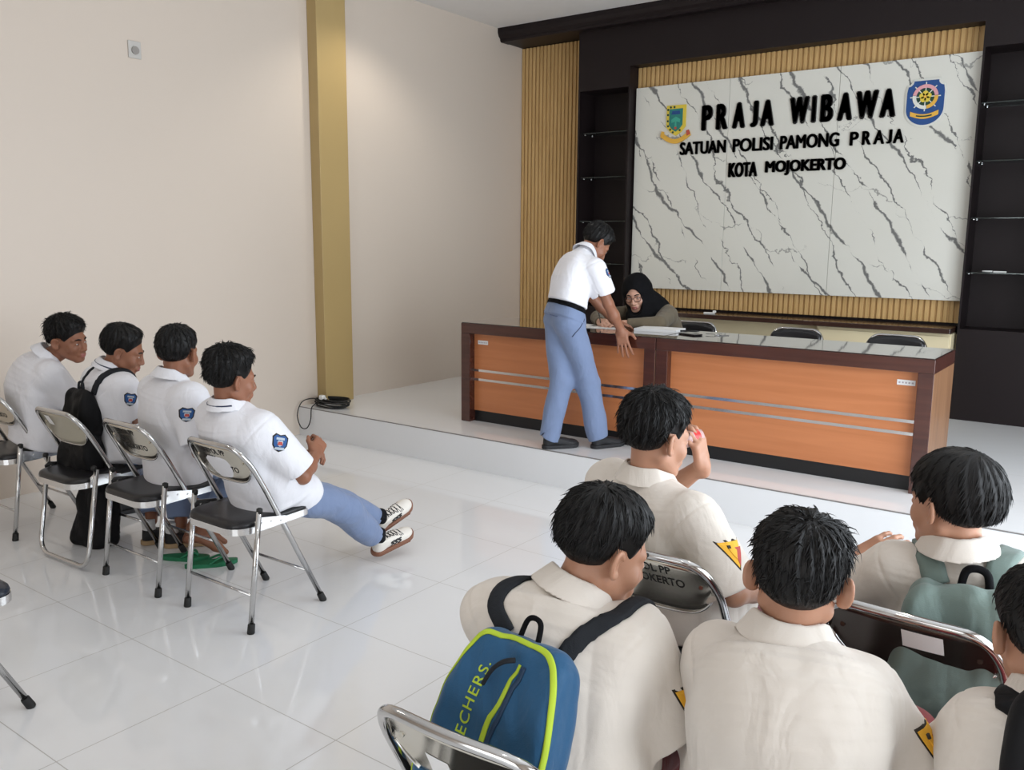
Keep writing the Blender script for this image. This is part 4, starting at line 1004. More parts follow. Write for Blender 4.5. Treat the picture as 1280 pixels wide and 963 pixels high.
# ------------------------------------------------------------------ folding chairs
M_vinyl = mat('black_vinyl', (0.012, 0.012, 0.014), 0.30, bump=0.1, bscale=500, noise=0.1)
M_steelplate = mat('polished_steel_plate', (0.66, 0.63, 0.55), 0.14, metal=1.0, noise=0.03, nscale=5)
M_reflplate = mat('steel_plate_dark_reflection', (0.10, 0.085, 0.075), 0.22, metal=0.85, noise=0.05, nscale=5)  # chrome plate with the dark things it mirrors put into its colour
M_alu = mat('brushed_aluminium_rim', (0.78, 0.78, 0.78), 0.25, metal=1.0, noise=0.03)
M_ink = mat('black_stencil_ink', (0.012, 0.012, 0.012), 0.6)
def back_line(z): return 0.205-0.505*z                     # y of the main tube at height z
def folding_chair(label, loc, rz, group, rail=False, plate_m=None, text=('SATPOL PP', 'KOTA', 'MOJOKERTO'), sticker=None, dark_seat=None, sw=1.0):
    c = empty('folding_chair', (loc[0], loc[1], 0), rz, label, 'chair', group)
    X = 0.200; r = 0.0115; ztop = 0.772
    # backrest frame and front legs: one bent tube
    pts = [(X, back_line(0.03), 0.03), (X, back_line(0.45), 0.45), (X, back_line(0.60), 0.60), (X-0.004, back_line(0.70)-0.004, 0.70), (X-0.045, back_line(ztop)-0.016, ztop), (0, back_line(ztop)-0.030, ztop+0.004)]
    full = pts+[(-x, y, z) for x, y, z in pts[-2::-1]]
    bm = bmesh.new(); tube(bm, fillet(full[:3]+full[3:], 0.055, 6), r, 12); obj('front_frame', bm, M_chrome, c)
    XR_ = 0.222
    if rail:
        p = [(XR_, -0.125, 0.50), (XR_, -0.205, 0.02), (-XR_, -0.205, 0.02), (-XR_, -0.125, 0.50)]
        bm = bmesh.new(); tube(bm, fillet(p, 0.09, 8), r, 12); obj('rear_frame', bm, M_chrome, c)
    for s in (-1, 1):
        if not rail:
            bm = bmesh.new(); tube(bm, [(s*XR_, -0.205, 0.02), (s*XR_, -0.140, 0.505)], r, 12); obj('rear_leg', bm, M_chrome, c)
        bm = bmesh.new(); tube(bm, [(s*XR_, -0.139, 0.498), (s*XR_, -0.1375, 0.516), (s*XR_, -0.137, 0.520)], [r+0.0015, r+0.0015, r*0.6], 12); obj('end_cap', bm, M_rubber, c)
        for (x, y) in (((s*XR_, -0.206),) if not rail else ())+((s*X, 0.204),):
            sl = 0.13 if y < 0 else -0.50
            bm = bmesh.new(); tube(bm, [(x, y+0.0, 0.0), (x, y+sl*0.004, 0.004), (x, y+sl*0.038, 0.038), (x, y+sl*0.042, 0.042)], [0.0150, 0.0160, 0.0150, 0.0130], 12); obj('rubber_foot', bm, M_rubber, c)
        # side bracket with rivets
        bm = bmesh.new(); a, b = sorted((s*0.212, s*0.208)); prism(bm, [(-0.155, 0.46), (-0.135, 0.475), (0.0, 0.452), (0.02, 0.43), (0.0, 0.42), (-0.15, 0.425)], lambda u, v, d: Vector((d, u, v)), a, b)
        for (y, z) in ((-0.12, 0.45), (-0.07, 0.445), (-0.02, 0.436)): tube(bm, [(s*0.206, y, z), (s*0.217, y, z)], 0.005, 8)
        obj('bracket', bm, M_alu, c)
    for (y, z, w) in ((-0.185, 0.155, XR_), (back_line(0.165), 0.165, X)):
        if rail and y < 0: continue
        bm = bmesh.new(); tube(bm, [(-w, y, z), (w, y, z)], 0.0065, 8); obj('stretcher', bm, M_chrome, c)
    # seat: aluminium pan and black cushion
    def seat_outline(g):
        o = []
        for (cx, cy, rr, a0) in ((0.185-0.05, 0.165-0.05, 0.05, 0), (-0.185+0.05, 0.165-0.05, 0.05, 90), (-0.185+0.08, -0.225+0.08, 0.08, 180), (0.185-0.08, -0.225+0.08, 0.08, 270)):
            o += [(cx+(rr+g)*math.cos(math.radians(a0+k*15)), cy+(rr+g)*math.sin(math.radians(a0+k*15))) for k in range(7)]
        return [(u*sw, v) for u, v in o]
    tilt = lambda y: 0.03*y
    bm = bmesh.new(); prism(bm, seat_outline(0.006), lambda u, v, d: Vector((u, v, d+tilt(v))), 0.412, 0.440); obj('seat_pan', bm, M_alu, c)
    bm = bmesh.new(); rings = []
    for (g_, z) in ((0.0, 0.436), (0.004, 0.446), (0.0, 0.457), (-0.012, 0.463), (-0.05, 0.466), (-0.12, 0.467)):
        rings.append([bm.verts.new(((u if g_ > -0.02 else u*(1+g_*3.0)), (v if g_ > -0.02 else v*(1+g_*3.0)+0.03*g_), z+tilt(v))) for u, v in seat_outline(g_ if g_ > -0.02 else 0)])
    n = len(rings[0])
    for i in range(len(rings)-1):
        for k in range(n):
            f = bm.faces.new((rings[i][k], rings[i][(k+1) % n], rings[i+1][(k+1) % n], rings[i+1][k])); f.smooth = True
    bm.faces.new(rings[-1]); bm.faces.new(rings[0][::-1])
    obj('seat', bm, dark_seat or M_vinyl, c)
    # curved back plate
    bm = bmesh.new(); NU, NV = 28, 8; G = {}
    def bp(u, v, off):
        x = u*0.186; zb = 0.598+0.085*abs(u)**5; zt = 0.764-0.03*abs(u)**6; z = zb+(zt-zb)*v
        return Vector((x, back_line(z)-0.004-0.020*(1-u*u)-off+0.006*math.sin(math.pi*v), z))
    for l in (0, 1):
        for i in range(NU+1):
            for j in range(NV+1): G[l, i, j] = bm.verts.new(bp(-1+2*i/NU, j/NV, 0.0035*l))
    for l in (0, 1):
        for i in range(NU):
            for j in range(NV):
                f = bm.faces.new((G[l, i, j], G[l, i+1, j], G[l, i+1, j+1], G[l, i, j+1])); f.smooth = True
    for i in range(NU):
        for j in (0, NV): bm.faces.new((G[0, i, j], G[0, i+1, j], G[1, i+1, j], G[1, i, j]))
    for j in range(NV):
        for i in (0, NU): bm.faces.new((G[0, i, j], G[0, i, j+1], G[1, i, j+1], G[1, i, j]))
    for s in (-1, 1):
        p = bp(s*0.80, 0.55, 0.003); tube(bm, [p, p+Vector((0, -0.004, 0))], 0.006, 10)
    back = obj('backrest', bm, plate_m or M_steelplate, c)
    bm = bmesh.new(); tube(bm, [bp(-0.97+1.94*k/24, 0.0, 0.0018) for k in range(25)], 0.0038, 6); obj('lower_rim', bm, M_chrome, back)
    if text:
        for k, t in enumerate(text):
            o = text_mesh('stencil_text', t, 0.036, M_ink, back, bold=0.0006, sx=0.85 if len(t) < 8 else 0.9); me = o.data
            for v in me.vertices:
                x = -0.085+v.co.x; z = 0.722-k*0.038+v.co.y; u = x/0.186; zb = 0.598+0.085*abs(u)**5; zt = 0.764-0.03*abs(u)**6
                q = bp(max(-1, min(1, u)), (z-zb)/(zt-zb), 0.0043); v.co = q
    if sticker:
        u0, u1, v0, v1 = sticker; bm = bmesh.new(); g_ = {}
        for i in range(7):
            for j in range(3): g_[i, j] = bm.verts.new(bp(u0+(u1-u0)*i/6, v0+(v1-v0)*j/2, 0.0045))
        for i in range(6):
            for j in range(2): bm.faces.new((g_[i, j], g_[i+1, j], g_[i+1, j+1], g_[i, j+1]))
        obj('paper_sticker', bm, M_paper, back)
    return c
GC = 'folding chairs in the hall'
LY = 2.275
folding_chair('chrome folding chair under the boy stretching out his legs', (-3.06, LY), 0.0, GC)
folding_chair('chrome folding chair under the boy in green slippers', (-3.70, LY-0.02), 0.0, GC)
folding_chair('cream-backed folding chair with floor rail, black bag hanging on it', (-4.235, LY-0.07), 0.03, GC, rail=True, plate_m=mat('cream_enamel_plate', (0.46, 0.43, 0.34), 0.25, metal=0.5, noise=0.04), text=None, sticker=(-0.62, -0.30, 0.55, 0.85))
folding_chair('chrome folding chair under the boy leaning at the cream wall', (-4.98, LY-0.06), 0.0, GC, rail=False)
folding_chair('empty folding chair with dark seat in front of the row of boys', (-3.17, 1.055), 0.0, GC, sw=1.36, dark_seat=mat('navy_vinyl', (0.012, 0.018, 0.032), 0.22, bump=0.08, bscale=500))
folding_chair('chrome folding chair with the blue backpack resting over its back', (-0.89, 1.235), 0.03, GC, text=None, sticker=(-0.5, -0.2, 0.1, 0.5))
folding_chair('chrome folding chair behind the boy drinking from a cup', (-1.03, 2.215), 0.0, GC, text=('SATPOL PP', 'MOJOKERTO'))
folding_chair('folding chair, dark reflection coloured into its plate, behind the boy with the sage green backpack', (-0.36, 2.21), -0.05, GC, plate_m=M_reflplate, text=None, sticker=(-0.05, 0.42, 0.55, 0.85))
def stool(label, x, y):
    c = empty('stool', (x, y, 0), 0, label, 'stool', 'round stools under the front boys')
    bm = bmesh.new(); tube(bm, [(0, 0, 0.43), (0, 0, 0.435), (0, 0, 0.455), (0, 0, 0.462)], [0.15, 0.16, 0.16, 0.145], 28); obj('seat', bm, M_vinyl, c)
    for k in range(4):
        a = math.pi/4+k*math.pi/2; bm = bmesh.new(); tube(bm, [(0.11*math.cos(a), 0.11*math.sin(a), 0.43), (0.165*math.cos(a), 0.165*math.sin(a), 0.0)], 0.011, 10); obj('leg', bm, M_chrome, c)
stool('round stool under the boy with wavy black hair', -0.45, 1.52)
stool('round stool under the boy cut off by the picture edge', -0.05, 1.63)

# padded chairs behind the desks
def padded_chair(label, x, y):
    c = empty('padded_chair', (x, y, PZ), math.pi, label, 'chair', 'padded chairs behind the desks')
    bm = bmesh.new(); fr = fillet([(0.20, 0.19, 0.0), (0.20, 0.16, 0.44), (0.21, -0.15, 0.46), (0.20, -0.20, 0.66), (0.15, -0.225, 0.745), (-0.15, -0.225, 0.745), (-0.20, -0.20, 0.66), (-0.21, -0.15, 0.46), (-0.20, 0.16, 0.44), (-0.20, 0.19, 0.0)], 0.07, 6); tube(bm, fr, 0.012, 10); obj('frame', bm, M_chrome, c)
    for s in (-1, 1):
        bm = bmesh.new(); tube(bm, [(s*0.2, -0.10, 0.45), (s*0.2, -0.22, 0.0)], 0.011, 10); obj('leg', bm, M_chrome, c)
    fs = lambda P: rbox(P, (0, 0.0, 0.46), (0.20, 0.20, 0.035), 0.03)
    mesh_sdf('seat', fs, (-.25, -.25, .40), (.25, .25, .53), 0.008, M_vinyl, c)
    fb = lambda P: rbox(np.stack([P[:, 0], P[:, 1]+0.205+(P[:, 2]-0.63)*0.15-(P[:, 0]**2)*0.5, P[:, 2]+P[:, 0]**2*0.9], 1), (0, 0, 0.645), (0.185, 0.028, 0.105), 0.026)
    mesh_sdf('backrest', fb, (-.25, -.3, .57), (.25, -.1, .85), 0.006, M_vinyl, c)
padded_chair('black padded chair behind the writing woman', -2.87, 6.12)
padded_chair('black padded chair behind the desks, between two others', -2.06, 6.12)
padded_chair('black padded chair behind the desks, before the cream cupboard', -1.37, 6.10)

# ------------------------------------------------------------------ socket, coiled cable
s = empty('wall_socket', (XL, 3.37, 2.835), 0, 'small square socket high on the cream wall', 'socket')
M_sock2 = mat('grey_white_plastic', (0.55, 0.53, 0.50), 0.4)
bm = bmesh.new(); box(bm, (0, -0.045, -0.055), (0.012, 0.045, 0.055), 0.004); obj('plate', bm, M_sock2, s)
bm = bmesh.new(); tube(bm, [(0.010, 0.0, -0.005), (0.022, 0, -0.005)], 0.026, 16); obj('outlet', bm, mat('grey_plastic', (0.30, 0.28, 0.26), 0.4), s)
cb = empty('coiled_cable', (XL+0.22, 4.80, PZ), 0, 'coiled black cable with white plug at the foot of the mustard column', 'cable')
bm = bmesh.new(); rg = random.Random(4)
for k in range(6):
    R0 = 0.155+rg.uniform(-.02, .02); ph = rg.uniform(-.2, .2); ox, oy = rg.uniform(-.02, .03), rg.uniform(-.012, .012)
    tube(bm, [(ox+R0*math.cos(a)*1.05, oy+0.045+R0*0.62*math.sin(a)-0.03, 0.010+0.011*k+0.004*math.sin(2*a+ph)) for a in np.linspace(0, 6.283, 29)[:-1]], 0.0065, 8, True)
for k in range(3): tube(bm, catmull([(-0.13+0.02*k, -0.02-0.008*k, 0.015+.012*k), (-0.03, -0.05+0.01*k, 0.05+.006*k), (0.10, -0.03-0.01*k, 0.05), (0.17, 0.02, 0.03)], 6), 0.0065, 8)
tube(bm, catmull([(-0.13, 0.0, 0.05), (-0.165, -0.07, 0.060), (-0.185, -0.150, 0.035), (-0.175, -0.205, -0.06), (-0.135, -0.205, -0.155), (-0.085, -0.185, -0.16), (-0.055, -0.170, -0.09), (-0.055, -0.158, 0.0), (-0.06, -0.12, 0.03), (-0.08, -0.06, 0.045)], 8), 0.0045, 8)
obj('cord', bm, M_rubber, cb)
bm = bmesh.new(); box(bm, (-0.06, -0.075, 0.062), (-0.015, -0.035, 0.10), 0.008); tube(bm, [(-0.015, -0.055, 0.08), (0.01, -0.055, 0.075)], 0.008, 8); obj('plug', bm, M_white, cb)

# ------------------------------------------------------------------ ceiling lamps
M_lamp = mat('lamp_diffuser', (0.9, 0.9, 0.88), 0.5, emit=(1.0, 0.95, 0.86, 6.0))
wh = ['over the row of boys', 'over the platform edge by the column', 'over the boys in cream shirts', 'over the right desk', 'beside the mustard column top']
for i, (x, y) in enumerate(LAMPS):
    l = empty('ceiling_lamp', (x, y, CEIL), 0, 'round white ceiling downlight '+wh[i], 'ceiling lamp', 'ceiling downlights')
    bm = bmesh.new(); tube(bm, [(0, 0, -0.03), (0, 0, 0.0)], 0.10, 28); obj('ring', bm, M_white, l)
    bm = bmesh.new(); tube(bm, [(0, 0, -0.034), (0, 0, -0.0301)], 0.085, 28); obj('diffuser', bm, M_lamp, l)
    li = bpy.data.lights.new('lamp_light', 'SPOT'); li.energy = LAMP_W[i]; li.color = (1.0, 0.93, 0.82); li.spot_size = math.radians(130); li.spot_blend = 0.6; li.shadow_soft_size = 0.08
    lo_ = bpy.data.objects.new('lamp_light', li); COL.objects.link(lo_); lo_.parent = l; lo_.location = (0, 0, -0.05)
# ------------------------------------------------------------------ the people in the hall
def w(x, y, z): return ('w', x, y, z)
def seated(**o):
    J = dict(pelvis=(0, -0.03, 0.555), hipL=(-0.085, 0.0, 0.545), hipR=(0.085, 0.0, 0.545), knL=(-0.12, 0.38, 0.52), knR=(0.12, 0.38, 0.52), anL=(-0.12, 0.36, 0.10), anR=(0.12, 0.36, 0.10),
             neck=(0, 0.0, 0.95), head=(0, 0.02, 1.08), shL=(-0.17, 0.0, 0.875), shR=(0.17, 0.0, 0.875), elL=(-0.23, 0.08, 0.64), elR=(0.23, 0.08, 0.64), wrL=(-0.12, 0.28, 0.60), wrR=(0.12, 0.28, 0.60))
    J.update(o); return J
G1 = 'boys in white shirts on the row of folding chairs'; G2 = 'boys in cream scout shirts'
def hand(side, at, d, back, **k): return dict(side=1 if side == 'R' else -1, at=at, dir=d, back=back, **k)
def kneehands(b, yaw=0):
    return []
PEOPLE = globals().get('PEOPLE_ONLY', None)
def on(n): return PEOPLE is None or n in PEOPLE

# ---- boy stretching out his legs
if on('b4'):
    J = seated(pelvis=(0.02, 0.03, 0.55), hipL=(-0.07, 0.06, 0.54), hipR=(0.10, 0.06, 0.54), neck=w(-3.085, 2.19, 0.895), head=w(-3.075, 2.20, 1.025), shL=w(-3.25, 2.24, 0.83), shR=w(-2.935, 2.23, 0.81),
               elL=w(-3.29, 2.40, 0.63), elR=w(-2.85, 2.375, 0.60), wrL=w(-3.08, 2.53, 0.625), wrR=w(-2.965, 2.545, 0.645), knL=w(-3.10, 2.72, 0.375), knR=w(-2.95, 2.70, 0.355), anL=w(-3.085, 3.06, 0.175), anR=w(-3.01, 2.96, 0.115))
    p = build_person('boy in white shirt with legs stretched out and crossed, white sneakers', (-3.06, 2.275, 0), 0, J, (12, 8, 4), G1, M_skinB,
        hair=dict(T=0.030, seed=4, nape=-0.004, messy=0.006, length=0.022, lift=0.45, rand=0.5, strands=1500, side=0.006, fade=0.07), shirt=dict(seed=21, sleeve=0.88, r0=0.078, r1=0.080, W=1.0, D=0.98, hem=0.085, bow=0.012, stripe=True, fold=0.008),
        trousers=dict(hem=0.90, r=(0.092, 0.068, 0.056), seed=8, fold=0.007),
        hands=[hand('R', (-2.965, 2.545, 0.645), (-0.35, 0.75, 0.55), (0.75, 0.35, 0.55), curl=(55, 80, 50), thumb=(0.5, 0.8, -0.4)), hand('L', (-3.08, 2.53, 0.625), (0.6, 0.75, 0.2), (-0.2, 0.2, 0.95), curl=(40, 50, 30))],
        shoes=[dict(heel=(-3.115, 3.055, 0.105), fwd=(0.14, 0.88, 0.42), up=(0.45, -0.35, 0.8), m=M_shoew, sole=M_gum, sock=M_sockk, stripe=M_shoek, lace=M_shoek), dict(heel=(-3.02, 2.945, 0.035), fwd=(0.12, 0.96, 0.22), up=(0.25, -0.2, 0.95), m=M_shoew, sole=M_gum, sock=M_sockk, stripe=M_shoek, lace=M_shoek)])
    school_badge(p['shirt'], (-2.86, 2.255, 0.765), (0.9, -0.25, 0.25), (0.05, 0.25, 1), p['shirt_obj'], p['org'], 0.076)
# ---- boy in green slippers
if on('b3'):
    J = seated(pelvis=(0.0, 0.06, 0.555), hipL=(-0.085, 0.09, 0.545), hipR=(0.085, 0.09, 0.545), neck=w(-3.675, 2.30, 0.945), head=w(-3.67, 2.34, 1.07), shL=w(-3.845, 2.31, 0.875), shR=w(-3.505, 2.28, 0.865), elR=w(-3.43, 2.27, 0.64), elL=w(-3.90, 2.36, 0.66), wrR=w(-3.58, 2.46, 0.60), wrL=w(-3.75, 2.52, 0.60),
               knL=w(-3.80, 2.64, 0.53), knR=w(-3.56, 2.64, 0.53), anL=w(-3.90, 2.52, 0.115), anR=w(-3.76, 2.46, 0.115), toeR=w(-3.645, 2.53, 0.035), heelR=w(-3.80, 2.43, 0.10), toeL=w(-3.78, 2.62, 0.035), heelL=w(-3.93, 2.50, 0.05))
    p = build_person('boy in white shirt sitting bolt upright, both ears showing from behind, green slippers', (-3.70, 2.255, 0), 0, J, (-22, 6, 0), G1, M_skinB,
        hair=dict(T=0.020, seed=9, messy=0.004, length=0.018, lift=0.35, rand=0.4, strands=1200, fade=0.06, side=0.006), shirt=dict(seed=31, sleeve=0.80, r0=0.072, r1=0.072, hem=0.085, bow=0.015, D=0.95, fold=0.007), trousers=dict(hem=0.62, seed=9),
        hands=[hand('R', (-3.58, 2.46, 0.60), (-0.5, 0.8, 0.1), (0.2, 0.2, 1), curl=(25, 30, 20)), hand('L', (-3.75, 2.52, 0.60), (0.5, 0.8, 0.1), (-0.2, 0.2, 1), curl=(25, 30, 20))], bare_feet='LR')
    school_badge(p['shirt'], (-3.435, 2.215, 0.82), (0.9, -0.3, 0.25), (0.0, 0.2, 1), p['shirt_obj'], p['org'], 0.066)
M_green = mat('green_foam_slipper', (0.012, 0.16, 0.07), 0.55, noise=0.08, nscale=20)
def slipper(loc, rz, label):
    s = empty('slipper', loc, rz, label, 'slipper', 'green slippers')
    ol = [(0.030*math.cos(a)*(1+0.35*(math.sin(a)+1)/2)+(0.004 if math.sin(a) > 0 else 0), 0.125*math.sin(a)) for a in np.linspace(0, 6.283, 33)[:-1]]
    ol = [(u*1.05, v) for u, v in ol]
    bm = bmesh.new(); prism(bm, ol, lambda u, v, d: Vector((u, v, d+0.012*max(0, (v-0.08)/0.05)*0.3)), 0, 0.020); obj('sole', bm, M_green, s)
    for sx in (-1, 1):
        bm = bmesh.new(); tube(bm, catmull([(0, 0.065, 0.018), (sx*0.018, 0.045, 0.042), (sx*0.040, -0.010, 0.020)], 6), 0.006, 8); obj('strap', bm, M_green, s)
slipper((-3.80, 2.40, 0), -0.95, 'green foam slipper lying flat behind the chair leg, rearmost of the two')
slipper((-3.625, 2.43, 0), -0.55, 'green foam slipper under the chair seat, next to the black rubber foot')
# ---- boy with the black backpack between the others
if on('b2'):
    J = seated(pelvis=(0.03, 0.13, 0.555), hipL=(-0.055, 0.15, 0.545), hipR=(0.115, 0.15, 0.545), neck=w(-4.270, 2.335, 0.93), head=w(-4.215, 2.375, 1.035), shL=w(-4.430, 2.35, 0.86), shR=w(-4.130, 2.31, 0.85), elR=w(-4.090, 2.34, 0.63), elL=w(-4.490, 2.36, 0.65), wrR=w(-4.190, 2.54, 0.60), wrL=w(-4.340, 2.56, 0.60),
               knL=w(-4.390, 2.60, 0.53), knR=w(-4.120, 2.60, 0.53), anL=w(-4.160, 2.44, 0.12), anR=w(-3.98, 2.50, 0.12))
    p = build_person('boy in white shirt wearing a black backpack, head in profile looking down', (-4.235, 2.205, 0), 0, J, (38, 20, 4), G1, M_skinB,
        hair=dict(T=0.022, seed=12, messy=0.004, length=0.020, lift=0.35, strands=1200, fringe=-0.004, fade=0.07, side=0.005), shirt=dict(seed=41, sleeve=0.82, stripe=True, bow=0.02, D=0.92, fold=0.006), trousers=dict(seed=19),
        hands=[hand('R', (-4.190, 2.54, 0.60), (-0.3, 0.9, 0.0), (0.1, 0.1, 1)), hand('L', (-4.340, 2.56, 0.60), (0.3, 0.9, 0), (-0.1, 0.1, 1))],
        shoes=[dict(heel=(-4.17, 2.38, 0.0), fwd=(0.35, 0.94, 0), sock=M_sock, sole=M_tan), dict(heel=(-4.04, 2.43, 0.0), fwd=(0.55, 0.84, 0), sock=M_sock, sole=M_tan)])
    school_badge(p['shirt'], (-4.07, 2.31, 0.80), (0.9, -0.3, 0.25), (0.0, 0.2, 1), p['shirt_obj'], p['org'], 0.066)
    b2 = p
# ---- boy leaning at the wall, face turned to the room
if on('b1'):
    J = seated(pelvis=w(-4.90, 2.24, 0.555), hipL=w(-4.98, 2.27, 0.545), hipR=w(-4.82, 2.27, 0.545), neck=w(-4.85, 2.29, 0.95), head=w(-4.76, 2.37, 1.05), shL=w(-5.02, 2.31, 0.885), shR=w(-4.71, 2.24, 0.865), elR=w(-4.64, 2.40, 0.64), elL=w(-5.08, 2.42, 0.65), wrR=w(-4.72, 2.60, 0.60), wrL=w(-4.92, 2.62, 0.60), knL=w(-5.0, 2.58, 0.53), knR=w(-4.76, 2.60, 0.53), anL=w(-5.0, 2.56, 0.11), anR=w(-4.76, 2.58, 0.11))
    p = build_person('boy in white shirt nearest the cream wall, face turned to look across the room', (-4.98, 2.215, 0), 0, J, (66, 8, 6), G1, M_skinB,
        hair=dict(T=0.026, seed=15, messy=0.006, length=0.026, lift=0.5, rand=0.6, strands=1400, fringe=0.008), shirt=dict(seed=51, sleeve=0.85, W=1.05, bow=0.04, D=0.95, r0=0.076, fold=0.008), trousers=dict(seed=29, m=M_navy),
        hands=[hand('R', (-4.72, 2.60, 0.60), (-0.2, 0.9, -0.1), (0.1, 0.1, 1)), hand('L', (-4.92, 2.62, 0.60), (0.2, 0.9, -0.1), (-0.1, 0.1, 1))],
        shoes=[dict(heel=(-4.76, 2.53, 0.0), fwd=(0.1, 1, 0), sock=M_sock), dict(heel=(-5.0, 2.51, 0.0), fwd=(0, 1, 0), sock=M_sock)])

# ---- boy standing at the desk
if on('stand'):
    J = dict(pelvis=w(-3.06, 4.735, 1.115), hipL=w(-3.125, 4.775, 1.09), hipR=w(-2.995, 4.705, 1.09), neck=w(-2.99, 4.87, 1.515), head=w(-2.975, 4.98, 1.595), shL=w(-3.115, 4.945, 1.465), shR=w(-2.875, 4.80, 1.435),
             elL=w(-3.08, 5.10, 1.24), elR=w(-2.81, 4.875, 1.21), wrL=w(-2.98, 5.26, 1.06), wrR=w(-2.775, 4.985, 1.035), knL=w(-3.085, 4.775, 0.69), knR=w(-2.96, 4.87, 0.68), anL=w(-3.145, 4.715, 0.335), anR=w(-2.885, 4.915, 0.335))
    p = build_person('boy standing at the desk in blue grey trousers, leaning on one hand', (-3.03, 4.80, PZ), 30, J, (34, 46, 0), None, M_skinB,
        hair=dict(T=0.022, seed=18, messy=0.004, length=0.022, lift=0.3, strands=1200, fade=0.06),
        shirt=dict(seed=61, sleeve=0.72, r0=0.076, r1=0.078, bow=0.035, hem=-0.092, lap=False, W=0.94, D=0.95, fold=0.007), trousers=dict(seed=39, hem=1.10, r=(0.092, 0.074, 0.068), waist=0.10, fold=0.007),
        hands=[hand('R', (-2.775, 4.985, 1.035), (0.22, 0.02, -0.95), (0.30, -0.95, 0.0), curl=(6, 12, 8), spread=9, thumb=(0.85, 0.5, 0.1), size=1.05), hand('L', (-2.98, 5.26, 1.06), (0.45, 0.85, -0.35), (-0.1, 0.3, 0.95), curl=(10, 20, 15))],
        shoes=[dict(heel=(-3.165, 4.665, PZ), fwd=(0.58, 0.81, 0)), dict(heel=(-2.905, 4.868, PZ), fwd=(0.40, 0.91, 0))])
    J = p['J']; ax = nrm(J['neck']-J['pelvis']); tr = p['trousers']; ctr = J['pelvis']+ax*0.082
    s_ = nrm(J['hipR']-J['hipL']); fr = np.cross(ax, s_); fr = fr if fr[1] > 0 else -fr
    ring = [ctr+s_*0.17*math.cos(a)+fr*0.13*math.sin(a) for a in np.linspace(0, 2*math.pi, 25)]
    ribbon('belt', tr, [tuple(r) for r in ring], 0.034, 0.004, M_blackcloth, p['root'], p['org'], 0.001, 3)
    bm = bmesh.new(); e0 = J['hipL']+ax*0.082-s_*0.070; tube(bm, catmull([tuple(e0-p['org']), tuple(e0-s_*0.05-ax*0.012-fr*0.01-p['org']), tuple(e0-s_*0.11-ax*0.036-fr*0.02-p['org'])], 5), 0.016, 8, flat=0.6); obj('belt_end', bm, M_blackcloth, p['root'])
    school_badge(p['shirt'], (-2.81, 4.83, 1.40), (0.95, -0.1, 0.3), (0.0, -0.1, 1), p['shirt_obj'], p['org'], 0.066)
    # slanted side pocket and back pocket welt
    q = J['hipR']+ax*0.05+s_*0.09-fr*0.005; ribbon('pocket_edge', tr, [tuple(q+fr*0.055), tuple(q-ax*0.07+fr*0.035), tuple(q-ax*0.15+fr*0.012)], 0.007, 0.0012, M_navy, p['trousers_obj'], p['org'], 0.0, 5)
    q = J['hipR']*0.75+J['hipL']*0.25+ax*0.005-fr*0.12; ribbon('pocket_welt', tr, [tuple(q-s_*0.055), tuple(q), tuple(q+s_*0.055)], 0.008, 0.0012, mat('deep_blue_cloth', (0.10, 0.14, 0.25), 0.85), p['trousers_obj'], p['org'], 0.0, 5)  # welt cloth, a darker blue than the trousers

